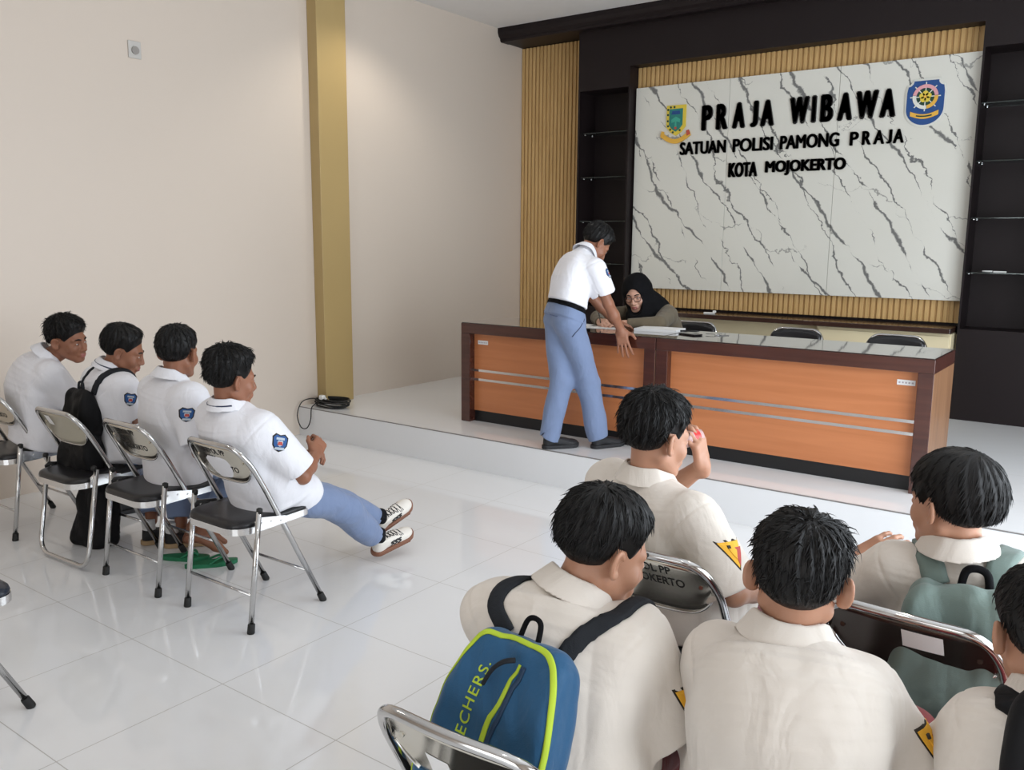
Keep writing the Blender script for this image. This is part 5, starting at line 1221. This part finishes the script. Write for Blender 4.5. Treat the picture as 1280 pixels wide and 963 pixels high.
# ---- woman writing behind the desk
if on('woman'):
    J = dict(pelvis=w(-2.93, 6.00, PZ+0.53), hipL=w(-2.85, 5.97, PZ+0.52), hipR=w(-3.01, 5.99, PZ+0.52), neck=w(-3.00, 5.78, 1.135), head=w(-3.045, 5.695, 1.235), shL=w(-2.85, 5.82, 1.075), shR=w(-3.16, 5.84, 1.065), elL=w(-2.80, 5.59, 1.035), elR=w(-3.33, 5.62, 1.04), wrL=w(-3.02, 5.475, 1.025), wrR=w(-3.205, 5.455, 1.025),
             knL=w(-2.84, 5.66, PZ+0.48), knR=w(-3.02, 5.68, PZ+0.48), anL=w(-2.84, 5.70, PZ+0.09), anR=w(-3.02, 5.72, PZ+0.09))
    look = (168, 20, 6)
    p = build_person('woman in black headscarf and glasses writing at the desk in olive sleeves', (-2.98, 5.95, PZ), 190, J, look, None, M_skinC, res=0.003, build=1.06,
        shirt=dict(m=M_khaki, sleeve=1.90, r0=0.062, r1=0.055, seed=71, collar=False, hem=0.05, fold=0.004), trousers=dict(m=M_khaki, seed=49),
        hands=[hand('L', (-3.02, 5.475, 1.025), (-0.75, -0.65, 0.0), (0.1, -0.1, 1), curl=(18, 30, 20)), hand('R', (-3.205, 5.455, 1.025), (0.75, -0.6, 0.05), (-0.5, -0.3, 0.8), curl=(45, 50, 30), thumb=(0.4, 0.9, -0.3))],
        shoes=[dict(heel=(-2.84, 5.75, PZ), fwd=(0, -1, 0)), dict(heel=(-3.02, 5.77, PZ), fwd=(0, -1, 0))])
    H, hc, J = p['H'], p['hc'], p['J']
    def hijab(P):
        q = (P-hc) @ H/1.06
        d = ell(q, (0, -0.022, 0.026), (0.102, 0.112, 0.106)); d = su(d, ell(q, (0, 0.000, -0.06), (0.086, 0.080, 0.09)), 0.05)
        t = rc(P, J['neck']+A3((0, 0.0, 0.03)), J['neck']-A3((0, 0.01, 0.06)), 0.092, 0.15)
        t = su(t, rc(P, J['neck']*0.6+J['shL']*0.4+A3((0, 0.03, 0.0)), J['neck']*0.6+J['shR']*0.4+A3((0, 0.03, 0)), 0.098, 0.098), 0.05)
        t = su(t, rc(P, J['neck']+A3((0, -0.08, -0.04)), J['neck']+A3((-0.02, -0.13, -0.13)), 0.09, 0.075), 0.05)
        d = su(d, t, 0.03)
        d = smax(d, -ell(q, (0, 0.120, -0.018), (0.064, 0.094, 0.092)), 0.010)
        return d+folds(P, 5, 0.0035, 24, 6, (1, 1, 0.5))
    mesh_sdf('headscarf', hijab, hc-A3((0.32, 0.3, 0.36)), hc+A3((0.32, 0.36, 0.2)), 0.004, M_blackcloth, p['root'], p['org'])
    bm = bmesh.new(); Wp = lambda x, y, z: tuple(hc+H @ A3((x, y, z))-p['org'])
    for sx in (-1, 1):
        tube(bm, [Wp(sx*0.033+0.025*math.cos(a), 0.108-0.010*abs(math.cos(a))*0-0.25*max(0, (0.033+0.025*math.cos(a)*sx)-0.03), -0.008+0.021*math.sin(a)) for a in np.linspace(0, 6.283, 21)[:-1]], 0.0022, 6, True)
        tube(bm, [Wp(sx*0.056, 0.099, -0.004), Wp(sx*0.076, 0.05, 0.0), Wp(sx*0.080, 0.0, 0.0)], 0.002, 6)
    tube(bm, [Wp(-0.010, 0.108, -0.004), Wp(0, 0.110, -0.001), Wp(0.010, 0.108, -0.004)], 0.002, 6)
    obj('eyeglasses', bm, mat('brown_glasses_frame', (0.05, 0.015, 0.01), 0.3), p['root'])
    bm = bmesh.new(); a = A3((-3.155, 5.385, 1.003)); b = A3((-3.215, 5.44, 1.10)); tube(bm, [tuple(a), tuple(a*0.93+b*0.07), tuple(b)], [0.001, 0.004, 0.004], 8)
    tag(obj('ball_pen', bm, M_black, origin=tuple(a)), 'black pen in the writing woman\'s fingers', 'pen')

# ---- cream scout shirts in front
def scout(label, base, yaw, J, look, **k):
    kk = dict(trousers=dict(m=M_maroon, seed=int(abs(base[0])*100), hem=0.95), shoes=[], fine=0.0035)
    kk.update(k); return build_person(label, base, yaw, J, look, G2, k.pop('body_m', M_skinA) if False else kk.pop('body_m', M_skinA), **kk)
def feet(J, d=(0, 1, 0)):
    return []
if on('A'):
    J = seated(pelvis=w(-0.905, 1.33, 0.555), hipL=w(-0.99, 1.38, 0.55), hipR=w(-0.82, 1.35, 0.55), neck=w(-0.905, 1.455, 0.868), head=w(-0.863, 1.50, 0.972), shL=w(-1.05, 1.385, 0.82), shR=w(-0.780, 1.465, 0.80), elL=w(-1.09, 1.52, 0.63), elR=w(-0.70, 1.51, 0.62), wrL=w(-0.99, 1.68, 0.60), wrR=w(-0.76, 1.69, 0.60),
               knL=w(-1.03, 1.66, 0.53), knR=w(-0.78, 1.68, 0.53), anL=w(-1.03, 1.62, 0.11), anR=w(-0.78, 1.64, 0.11))
    pA = scout('boy in cream shirt with a blue backpack on his back, head turned aside', (-0.87, 1.26, 0), -15, J, (34, 22, 0), build=0.98,
        hair=dict(T=0.022, seed=22, messy=0.003, length=0.024, lift=0.15, rand=0.25, strands=2600, fade=0.05, nape=0.008), shirt=dict(m=M_scout, seed=81, sleeve=0.98, r0=0.076, r1=0.078, W=1.04, D=0.92, bow=0.03, fold=0.008),
        hands=[hand('L', (-0.99, 1.68, 0.60), (0.4, 0.9, -0.1), (-0.1, 0.1, 1)), hand('R', (-0.76, 1.69, 0.60), (-0.4, 0.9, -0.1), (0.1, 0.1, 1))],
        shoes=[dict(heel=(-1.03, 1.57, 0), fwd=(0, 1, 0), sock=M_sockk), dict(heel=(-0.78, 1.59, 0), fwd=(0, 1, 0), sock=M_sockk)])
    scout_badge(pA['shirt'], (-0.69, 1.49, 0.70), (0.95, -0.1, 0.1), (0.0, 0.1, 1), pA['shirt_obj'], pA['org'])
if on('B'):
    J = seated(pelvis=w(-1.06, 2.28, 0.555), hipL=w(-1.13, 2.33, 0.545), hipR=w(-0.98, 2.28, 0.545), neck=w(-1.145, 2.245, 0.905), head=w(-1.125, 2.25, 1.042), shL=w(-1.295, 2.31, 0.85), shR=w(-0.955, 2.18, 0.835), elL=w(-1.27, 2.47, 0.74), elR=w(-0.83, 2.16, 0.66), wrL=w(-1.055, 2.43, 0.925), wrR=w(-0.80, 2.39, 0.62),
               knL=w(-1.10, 2.62, 0.53), knR=w(-0.88, 2.58, 0.53), anL=w(-1.10, 2.58, 0.11), anR=w(-0.88, 2.56, 0.11))
    pB = scout('boy in cream shirt with a yellow sleeve badge drinking from a cup', (-1.045, 2.26, 0), 20, J, (27, 10, 2), body_m=M_skinA, build=1.02,
        hair=dict(T=0.024, seed=26, messy=0.005, length=0.024, lift=0.3, rand=0.35, strands=2400, fade=0.05), shirt=dict(m=M_scout, seed=91, sleeve=0.92, r0=0.078, r1=0.078, W=1.04, D=0.95, bow=0.015, hem=0.08, fold=0.009), trousers=dict(m=M_maroon, seed=17, r=(0.098, 0.078, 0.072)),
        hands=[hand('L', (-1.055, 2.43, 0.925), (-0.05, -0.30, 0.95), (0.95, -0.05, 0.1), curl=(35, 45, 25), thumb=(0.6, 0.7, -0.5)), hand('R', (-0.80, 2.39, 0.62), (-0.3, 0.95, -0.1), (0.1, 0.1, 1))],
        shoes=[dict(heel=(-1.10, 2.53, 0), fwd=(0.1, 1, 0), sock=M_sockk), dict(heel=(-0.88, 2.51, 0), fwd=(0.1, 1, 0), sock=M_sockk)])
    scout_badge(pB['shirt'], (-0.855, 2.145, 0.775), (0.85, -0.4, 0.3), (-0.15, 0.1, 1), pB['shirt_obj'], pB['org'], 0.085)
    cup = empty('plastic_cup', (-1.088, 2.40, 1.012), 0, 'pinkish plastic cup with red mark held at the boy\'s mouth', 'cup')
    M_cup = mat('milky_pink_plastic', (0.75, 0.52, 0.50), 0.15, trans=0.35, noise=0.03)
    bm = bmesh.new(); tube(bm, [(0.020, 0.036, 0.004), (0, 0, 0.0), (-0.016, -0.030, -0.003)], [0.022, 0.025, 0.028], 20); obj('body', bm, M_cup, cup)
    bm = bmesh.new(); tube(bm, [(0.014, 0.026, 0.003), (0.003, 0.006, 0.0006)], [0.0236, 0.0249], 20, caps=False); obj('red_band', bm, mat('red_print', (0.65, 0.04, 0.04), 0.3), cup)
if on('C'):
    J = seated(pelvis=w(-0.455, 1.50, 0.555), hipL=w(-0.54, 1.54, 0.55), hipR=w(-0.37, 1.55, 0.55), neck=w(-0.485, 1.545, 0.865), head=w(-0.476, 1.56, 0.982), shL=w(-0.605, 1.53, 0.79), shR=w(-0.360, 1.58, 0.775), elL=w(-0.665, 1.60, 0.60), elR=w(-0.255, 1.645, 0.61), wrL=w(-0.58, 1.82, 0.60), wrR=w(-0.36, 1.85, 0.60),
               knL=w(-0.57, 1.90, 0.53), knR=w(-0.33, 1.91, 0.53), anL=w(-0.57, 1.86, 0.11), anR=w(-0.33, 1.87, 0.11))
    pC = scout('boy in cream shirt seen squarely from behind, wavy black hair, no backpack', (-0.45, 1.56, 0), -10, J, (-14, 4, 3), build=0.97,
        hair=dict(T=0.022, seed=33, messy=0.005, length=0.020, lift=0.18, rand=0.35, curl=0.0, strands=2600, fade=0.05, nape=0.012, side=0.004, tousle=(0.075, 0.0, 0.095)), shirt=dict(m=M_scout, seed=101, sleeve=0.98, r0=0.068, r1=0.076, W=1.04, D=1.02, bow=0.04, fold=0.006),
        hands=[hand('L', (-0.58, 1.82, 0.60), (0.4, 0.9, -0.1), (-0.1, 0.1, 1)), hand('R', (-0.36, 1.85, 0.60), (-0.4, 0.9, -0.1), (0.1, 0.1, 1))],
        shoes=[dict(heel=(-0.57, 1.81, 0), fwd=(0, 1, 0), sock=M_sockk), dict(heel=(-0.33, 1.82, 0), fwd=(0, 1, 0), sock=M_sockk)])
    scout_badge(pC['shirt'], (-0.25, 1.61, 0.71), (0.98, -0.05, 0.1), (0.0, 0.1, 1), pC['shirt_obj'], pC['org'])
if on('D'):
    J = seated(pelvis=w(-0.30, 2.34, 0.555), hipL=w(-0.37, 2.37, 0.545), hipR=w(-0.22, 2.37, 0.545), neck=w(-0.31, 2.26, 0.870), head=w(-0.333, 2.255, 0.985), shL=w(-0.445, 2.27, 0.785), shR=w(-0.175, 2.26, 0.80), elL=w(-0.60, 2.33, 0.66), elR=w(-0.10, 2.34, 0.62), wrL=w(-0.580, 2.42, 0.735), wrR=w(-0.20, 2.48, 0.60),
               knL=w(-0.40, 2.66, 0.53), knR=w(-0.18, 2.66, 0.53), anL=w(-0.40, 2.62, 0.11), anR=w(-0.18, 2.62, 0.11))
    pD = scout('small boy in cream shirt with a sage green backpack, one arm raised', (-0.30, 2.26, 0), -5, J, (-62, 4, 0), build=0.98,
        hair=dict(T=0.024, seed=41, messy=0.002, length=0.026, lift=0.06, rand=0.12, strands=2400, fade=0.035, fringe=0.012, nape=0.002, side=0.018), shirt=dict(m=M_scout, seed=111, sleeve=dict(L=0.88, R=0.95), r0=0.066, r1=0.064, W=0.95, D=0.92, bow=0.012, fold=0.007),
        hands=[hand('L', (-0.580, 2.42, 0.735), (0.75, 0.2, 0.6), (-0.1, -0.9, 0.4), curl=(25, 35, 25), size=0.92), hand('R', (-0.20, 2.48, 0.60), (-0.3, 0.95, -0.1), (0.1, 0.1, 1))],
        shoes=[dict(heel=(-0.40, 2.57, 0), fwd=(0, 1, 0), sock=M_sockk), dict(heel=(-0.18, 2.57, 0), fwd=(0, 1, 0), sock=M_sockk)])
if on('E'):
    J = seated(pelvis=w(-0.040, 1.62, 0.555), hipL=w(-0.115, 1.66, 0.550), hipR=w(0.045, 1.66, 0.550), neck=w(-0.050, 1.665, 0.827), head=w(-0.085, 1.69, 0.934), shL=w(-0.150, 1.645, 0.757), shR=w(0.095, 1.645, 0.767), elL=w(-0.240, 1.72, 0.590), elR=w(0.155, 1.74, 0.600), wrL=w(-0.185, 1.93, 0.600), wrR=w(0.015, 1.94, 0.600),
               knL=w(-0.175, 2.00, 0.530), knR=w(0.045, 2.00, 0.530), anL=w(-0.175, 1.96, 0.110), anR=w(0.045, 1.96, 0.110))
    pE = scout('boy in cream shirt with a black backpack, cut off by the picture edge', (-0.04, 1.66, 0), 0, J, (-30, 10, 0), build=0.95,
        hair=dict(T=0.018, seed=47, messy=0.003, length=0.018, lift=0.25, strands=1800, fade=0.06, side=0.006), shirt=dict(m=M_scout, seed=121, sleeve=0.98, r0=0.066, r1=0.074, fold=0.006),
        hands=[hand('L', (-0.185, 1.93, 0.60), (0.4, 0.9, -0.1), (-0.1, 0.1, 1)), hand('R', (0.015, 1.94, 0.60), (-0.4, 0.9, -0.1), (0.1, 0.1, 1))],
        shoes=[dict(heel=(-0.16, 1.91, 0), fwd=(0, 1, 0), sock=M_sockk), dict(heel=(0.06, 1.91, 0), fwd=(0, 1, 0), sock=M_sockk)])

# ------------------------------------------------------------------ backpacks
def bag_axes(up, out):
    u = nrm(up); o = A3(out); o = nrm(o-u*(o @ u)); return np.stack([np.cross(u, -o)*-1, u, o], 1)
def backpack(label, c, up, out, hw0, hw1, hh, hd, m, seed=1, fold=0.004, rtop=0.06, res=0.004, slump=0.0):
    """c: middle of the bag; x right, y up, z outwards (away from the wearer's back)"""
    u = nrm(up); o = A3(out); o = nrm(o-u*(o @ u)); r = np.cross(u, o); M = np.stack([r, u, o], 1); c = A3(c)
    root = empty('backpack', tuple(c), 0, label, 'backpack')
    def fn(P):
        q = (P-c) @ M; t = np.clip((q[:, 1]+hh)/(2*hh), 0, 1); hw = hw1+(hw0-hw1)*t
        x = q[:, 0]*hw1/hw; dep = hd*(1.0-0.35*np.clip((t-0.55)/0.45, 0, 1)**1.5)
        e = np.maximum(np.abs(np.stack([x, q[:, 1]], 1))-(np.array([hw1, hh])-rtop), 0)
        d2 = np.linalg.norm(e, axis=1)-rtop; d3 = np.abs(q[:, 2])-dep
        w2 = np.maximum(d2+0.03, 0); w3 = np.maximum(d3+0.03, 0)
        d = np.minimum(np.maximum(d2, d3)+0.0, 0.0)*0+np.where((w2 > 0) & (w3 > 0), np.sqrt(w2*w2+w3*w3)-0.03, np.maximum(d2, d3))
        return d*0.9+folds(P, seed, fold, 22, 7)+slump*np.sin(q[:, 0]*38+q[:, 1]*20)
    k = max(hw0, hw1, hh)+hd+0.05
    body = mesh_sdf('bag_body', fn, c-k, c+k, res, m, root, c)
    return dict(root=root, fn=fn, M=M, c=c, W=lambda x, y, z=None: c+M @ A3((x, y, hd+0.02 if z is None else z)), body=body)
M_bagblue = cloth('blue_nylon', (0.018, 0.085, 0.185), 0.2, 0.5); M_lime = mat('lime_green_trim', (0.42, 0.56, 0.03), 0.6, noise=0.05); M_strap = cloth('charcoal_webbing', (0.022, 0.024, 0.028), 0.4)
M_sage = cloth('sage_green_canvas', (0.15, 0.20, 0.18), 0.2, 0.7); M_bagblack = cloth('black_nylon', (0.010, 0.010, 0.011), 0.2, 0.55)
def loop_handle(b, x, y, w_, h_, z, m, r=0.006, name='top_handle'):
    bm = bmesh.new(); P = [b['W'](x-w_, y, z), b['W'](x-w_*0.75, y+h_*0.8, z), b['W'](x, y+h_, z), b['W'](x+w_*0.75, y+h_*0.8, z), b['W'](x+w_, y, z)]
    tube(bm, catmull([tuple(p-b['c']) for p in P], 6), r, 8); obj(name, bm, m, b['root'])
if on('A'):
    up = A3((0.07, 0.40, 0.91)); out = A3((-0.10, -0.91, 0.40)); top = A3((-0.88, 1.265, 0.862))
    bb = backpack('blue backpack with lime green trim on the back of the boy in front', top-nrm(up)*0.165, up, out, 0.112, 0.150, 0.165, 0.050, M_bagblue, seed=3, fold=0.006, rtop=0.045, res=0.0035)
    Wb = bb['W']; hh = 0.165
    edge = [Wb(-0.140, -0.15, 0.035), Wb(-0.128, -0.02, 0.035), Wb(-0.108, 0.10, 0.034), Wb(-0.085, 0.145, 0.032), Wb(-0.04, 0.162, 0.03), Wb(0.04, 0.162, 0.03), Wb(0.085, 0.145, 0.032), Wb(0.108, 0.10, 0.034), Wb(0.128, -0.02, 0.035), Wb(0.140, -0.15, 0.035)]
    ribbon('trim', bb['fn'], [tuple(p) for p in edge], 0.012, 0.003, M_lime, bb['root'], bb['c'], 0.0, 10)
    ribbon('zipper', bb['fn'], [tuple(Wb(0.022, 0.122)), tuple(Wb(0.004, 0.0)), tuple(Wb(-0.012, -0.13))], [0.006, 0.010, 0.012, 0.007], 0.002, M_lime, bb['root'], bb['c'], 0.0, 10)
    ribbon('zip_flap', bb['fn'], [tuple(Wb(0.036, 0.122)), tuple(Wb(0.018, 0.0)), tuple(Wb(0.002, -0.13))], 0.010, 0.003, mat('navy_nylon', (0.010, 0.035, 0.08), 0.6), bb['root'], bb['c'], 0.0, 10)
    bm = bmesh.new(); P = [Wb(0.022, 0.124, 0.052), Wb(0.004, 0.114, 0.062), Wb(-0.016, 0.092, 0.062), Wb(-0.030, 0.062, 0.057)]; tube(bm, catmull([tuple(p-bb['c']) for p in P], 6), 0.007, 8, flat=0.6); obj('zipper_pull', bm, M_strap, bb['root'])
    loop_handle(bb, 0.0, 0.158, 0.022, 0.042, 0.0, M_blackcloth, 0.0055)
    o = text_mesh('lettering', 'SKECHERS.', 0.034, M_lime, bb['root'], bold=0.0002, spacing=1.15)
    me = o.data; c_ = np.array([v.co for v in me.vertices]); x0 = c_[:, 0].max(); P = np.array([Wb(-0.040+0.006*(p[0]-x0)/0.2-p[1], 0.097+(p[0]-x0)) for p in c_])
    P = march(bb['fn'], P, -bb['M'][:, 2]); P = P+bb['M'][:, 2]*0.0012-bb['c']
    for v, p in zip(me.vertices, P): v.co = Vector(p)
    S = pA['shirt']
    for sx, pts in ((-1, [Wb(-0.075, 0.15, -0.01), (-1.005, 1.325, 0.87), (-1.005, 1.40, 0.89), (-1.00, 1.47, 0.86), (-1.0, 1.53, 0.78)]), (1, [Wb(0.070, 0.15, -0.01), (-0.80, 1.35, 0.865), (-0.775, 1.42, 0.875), (-0.77, 1.49, 0.85), (-0.79, 1.55, 0.76)])):
        ribbon('shoulder_strap', S, [tuple(p) for p in pts], 0.036, 0.007, M_strap, bb['root'], bb['c'], 0.001, 8)
if on('D'):
    bd = backpack('sage green backpack squeezed between the small boy and his chair', (-0.275, 2.12, 0.63), (0.0, 0.12, 0.99), (0.05, -0.99, 0.12), 0.105, 0.150, 0.20, 0.060, M_sage, seed=13, fold=0.010, rtop=0.05, slump=0.004)
    loop_handle(bd, 0.02, 0.185, 0.030, 0.055, -0.01, M_blackcloth, 0.009)
    Wd_ = bd['W']; ribbon('seam_band', bd['fn'], [tuple(Wd_(-0.11, 0.07)), tuple(Wd_(0, 0.095)), tuple(Wd_(0.11, 0.07))], 0.020, 0.003, M_blackcloth, bd['root'], bd['c'], 0.0, 8)
    S = pD['shirt']
    for pts in ([Wd_(-0.06, 0.18, -0.03), (-0.375, 2.20, 0.875), (-0.395, 2.26, 0.89), (-0.40, 2.33, 0.86), (-0.40, 2.39, 0.78)], [Wd_(0.07, 0.18, -0.03), (-0.215, 2.20, 0.875), (-0.205, 2.26, 0.89), (-0.20, 2.33, 0.86), (-0.20, 2.39, 0.78)]):
        ribbon('shoulder_strap', S, [tuple(p) for p in pts], 0.058, 0.010, M_sage, bd['root'], bd['c'], 0.001, 8)
if on('E'):
    be = backpack('black backpack on the back of the boy at the picture edge', (0.015, 1.475, 0.705), (0.0, 0.12, 0.99), (-0.1, -0.99, 0.12), 0.120, 0.145, 0.22, 0.055, M_bagblack, seed=23, fold=0.006, rtop=0.05)
    We = be['W']; S = pE['shirt']; loop_handle(be, 0.0, 0.19, 0.025, 0.04, 0.0, M_strap)
    for pts in ([We(-0.06, 0.18, -0.02), (-0.10, 1.58, 0.83), (-0.115, 1.65, 0.85), (-0.12, 1.72, 0.81), (-0.12, 1.78, 0.72)], [We(0.07, 0.18, -0.02), (0.06, 1.58, 0.83), (0.065, 1.65, 0.85), (0.07, 1.72, 0.81), (0.07, 1.78, 0.72)]):
        ribbon('shoulder_strap', S, [tuple(p) for p in pts], 0.066, 0.009, M_bagblack, be['root'], be['c'], 0.001, 8)
if on('b2'):
    bk = backpack('black backpack worn by the boy looking down, sagging onto the cream-backed chair', (-4.275, 2.165, 0.635), (0.0, 0.05, 1.0), (0.0, -1, 0.05), 0.095, 0.155, 0.225, 0.045, M_bagblack, seed=33, fold=0.008, rtop=0.05, slump=0.003)
    Wk = bk['W']; S = b2['shirt']; loop_handle(bk, 0.0, 0.215, 0.025, 0.04, 0.0, M_strap)
    for pts in ([Wk(-0.07, 0.2, -0.02), (-4.37, 2.28, 0.90), (-4.37, 2.35, 0.91), (-4.37, 2.42, 0.87), (-4.37, 2.47, 0.78)], [Wk(0.07, 0.2, -0.02), (-4.19, 2.26, 0.89), (-4.18, 2.33, 0.90), (-4.18, 2.40, 0.86), (-4.18, 2.45, 0.78)]):
        ribbon('shoulder_strap', S, [tuple(p) for p in pts], 0.040, 0.008, M_strap, bk['root'], bk['c'], 0.001, 8)
    fl = backpack('black bag standing on the floor under the cream-backed chair', (-4.37, 2.26, 0.165), (0.05, 0.1, 1.0), (0.2, -1, 0.1), 0.085, 0.125, 0.165, 0.065, M_bagblack, seed=43, fold=0.008, rtop=0.05, slump=0.004)
    loop_handle(fl, 0.0, 0.155, 0.03, 0.05, 0.0, M_strap)
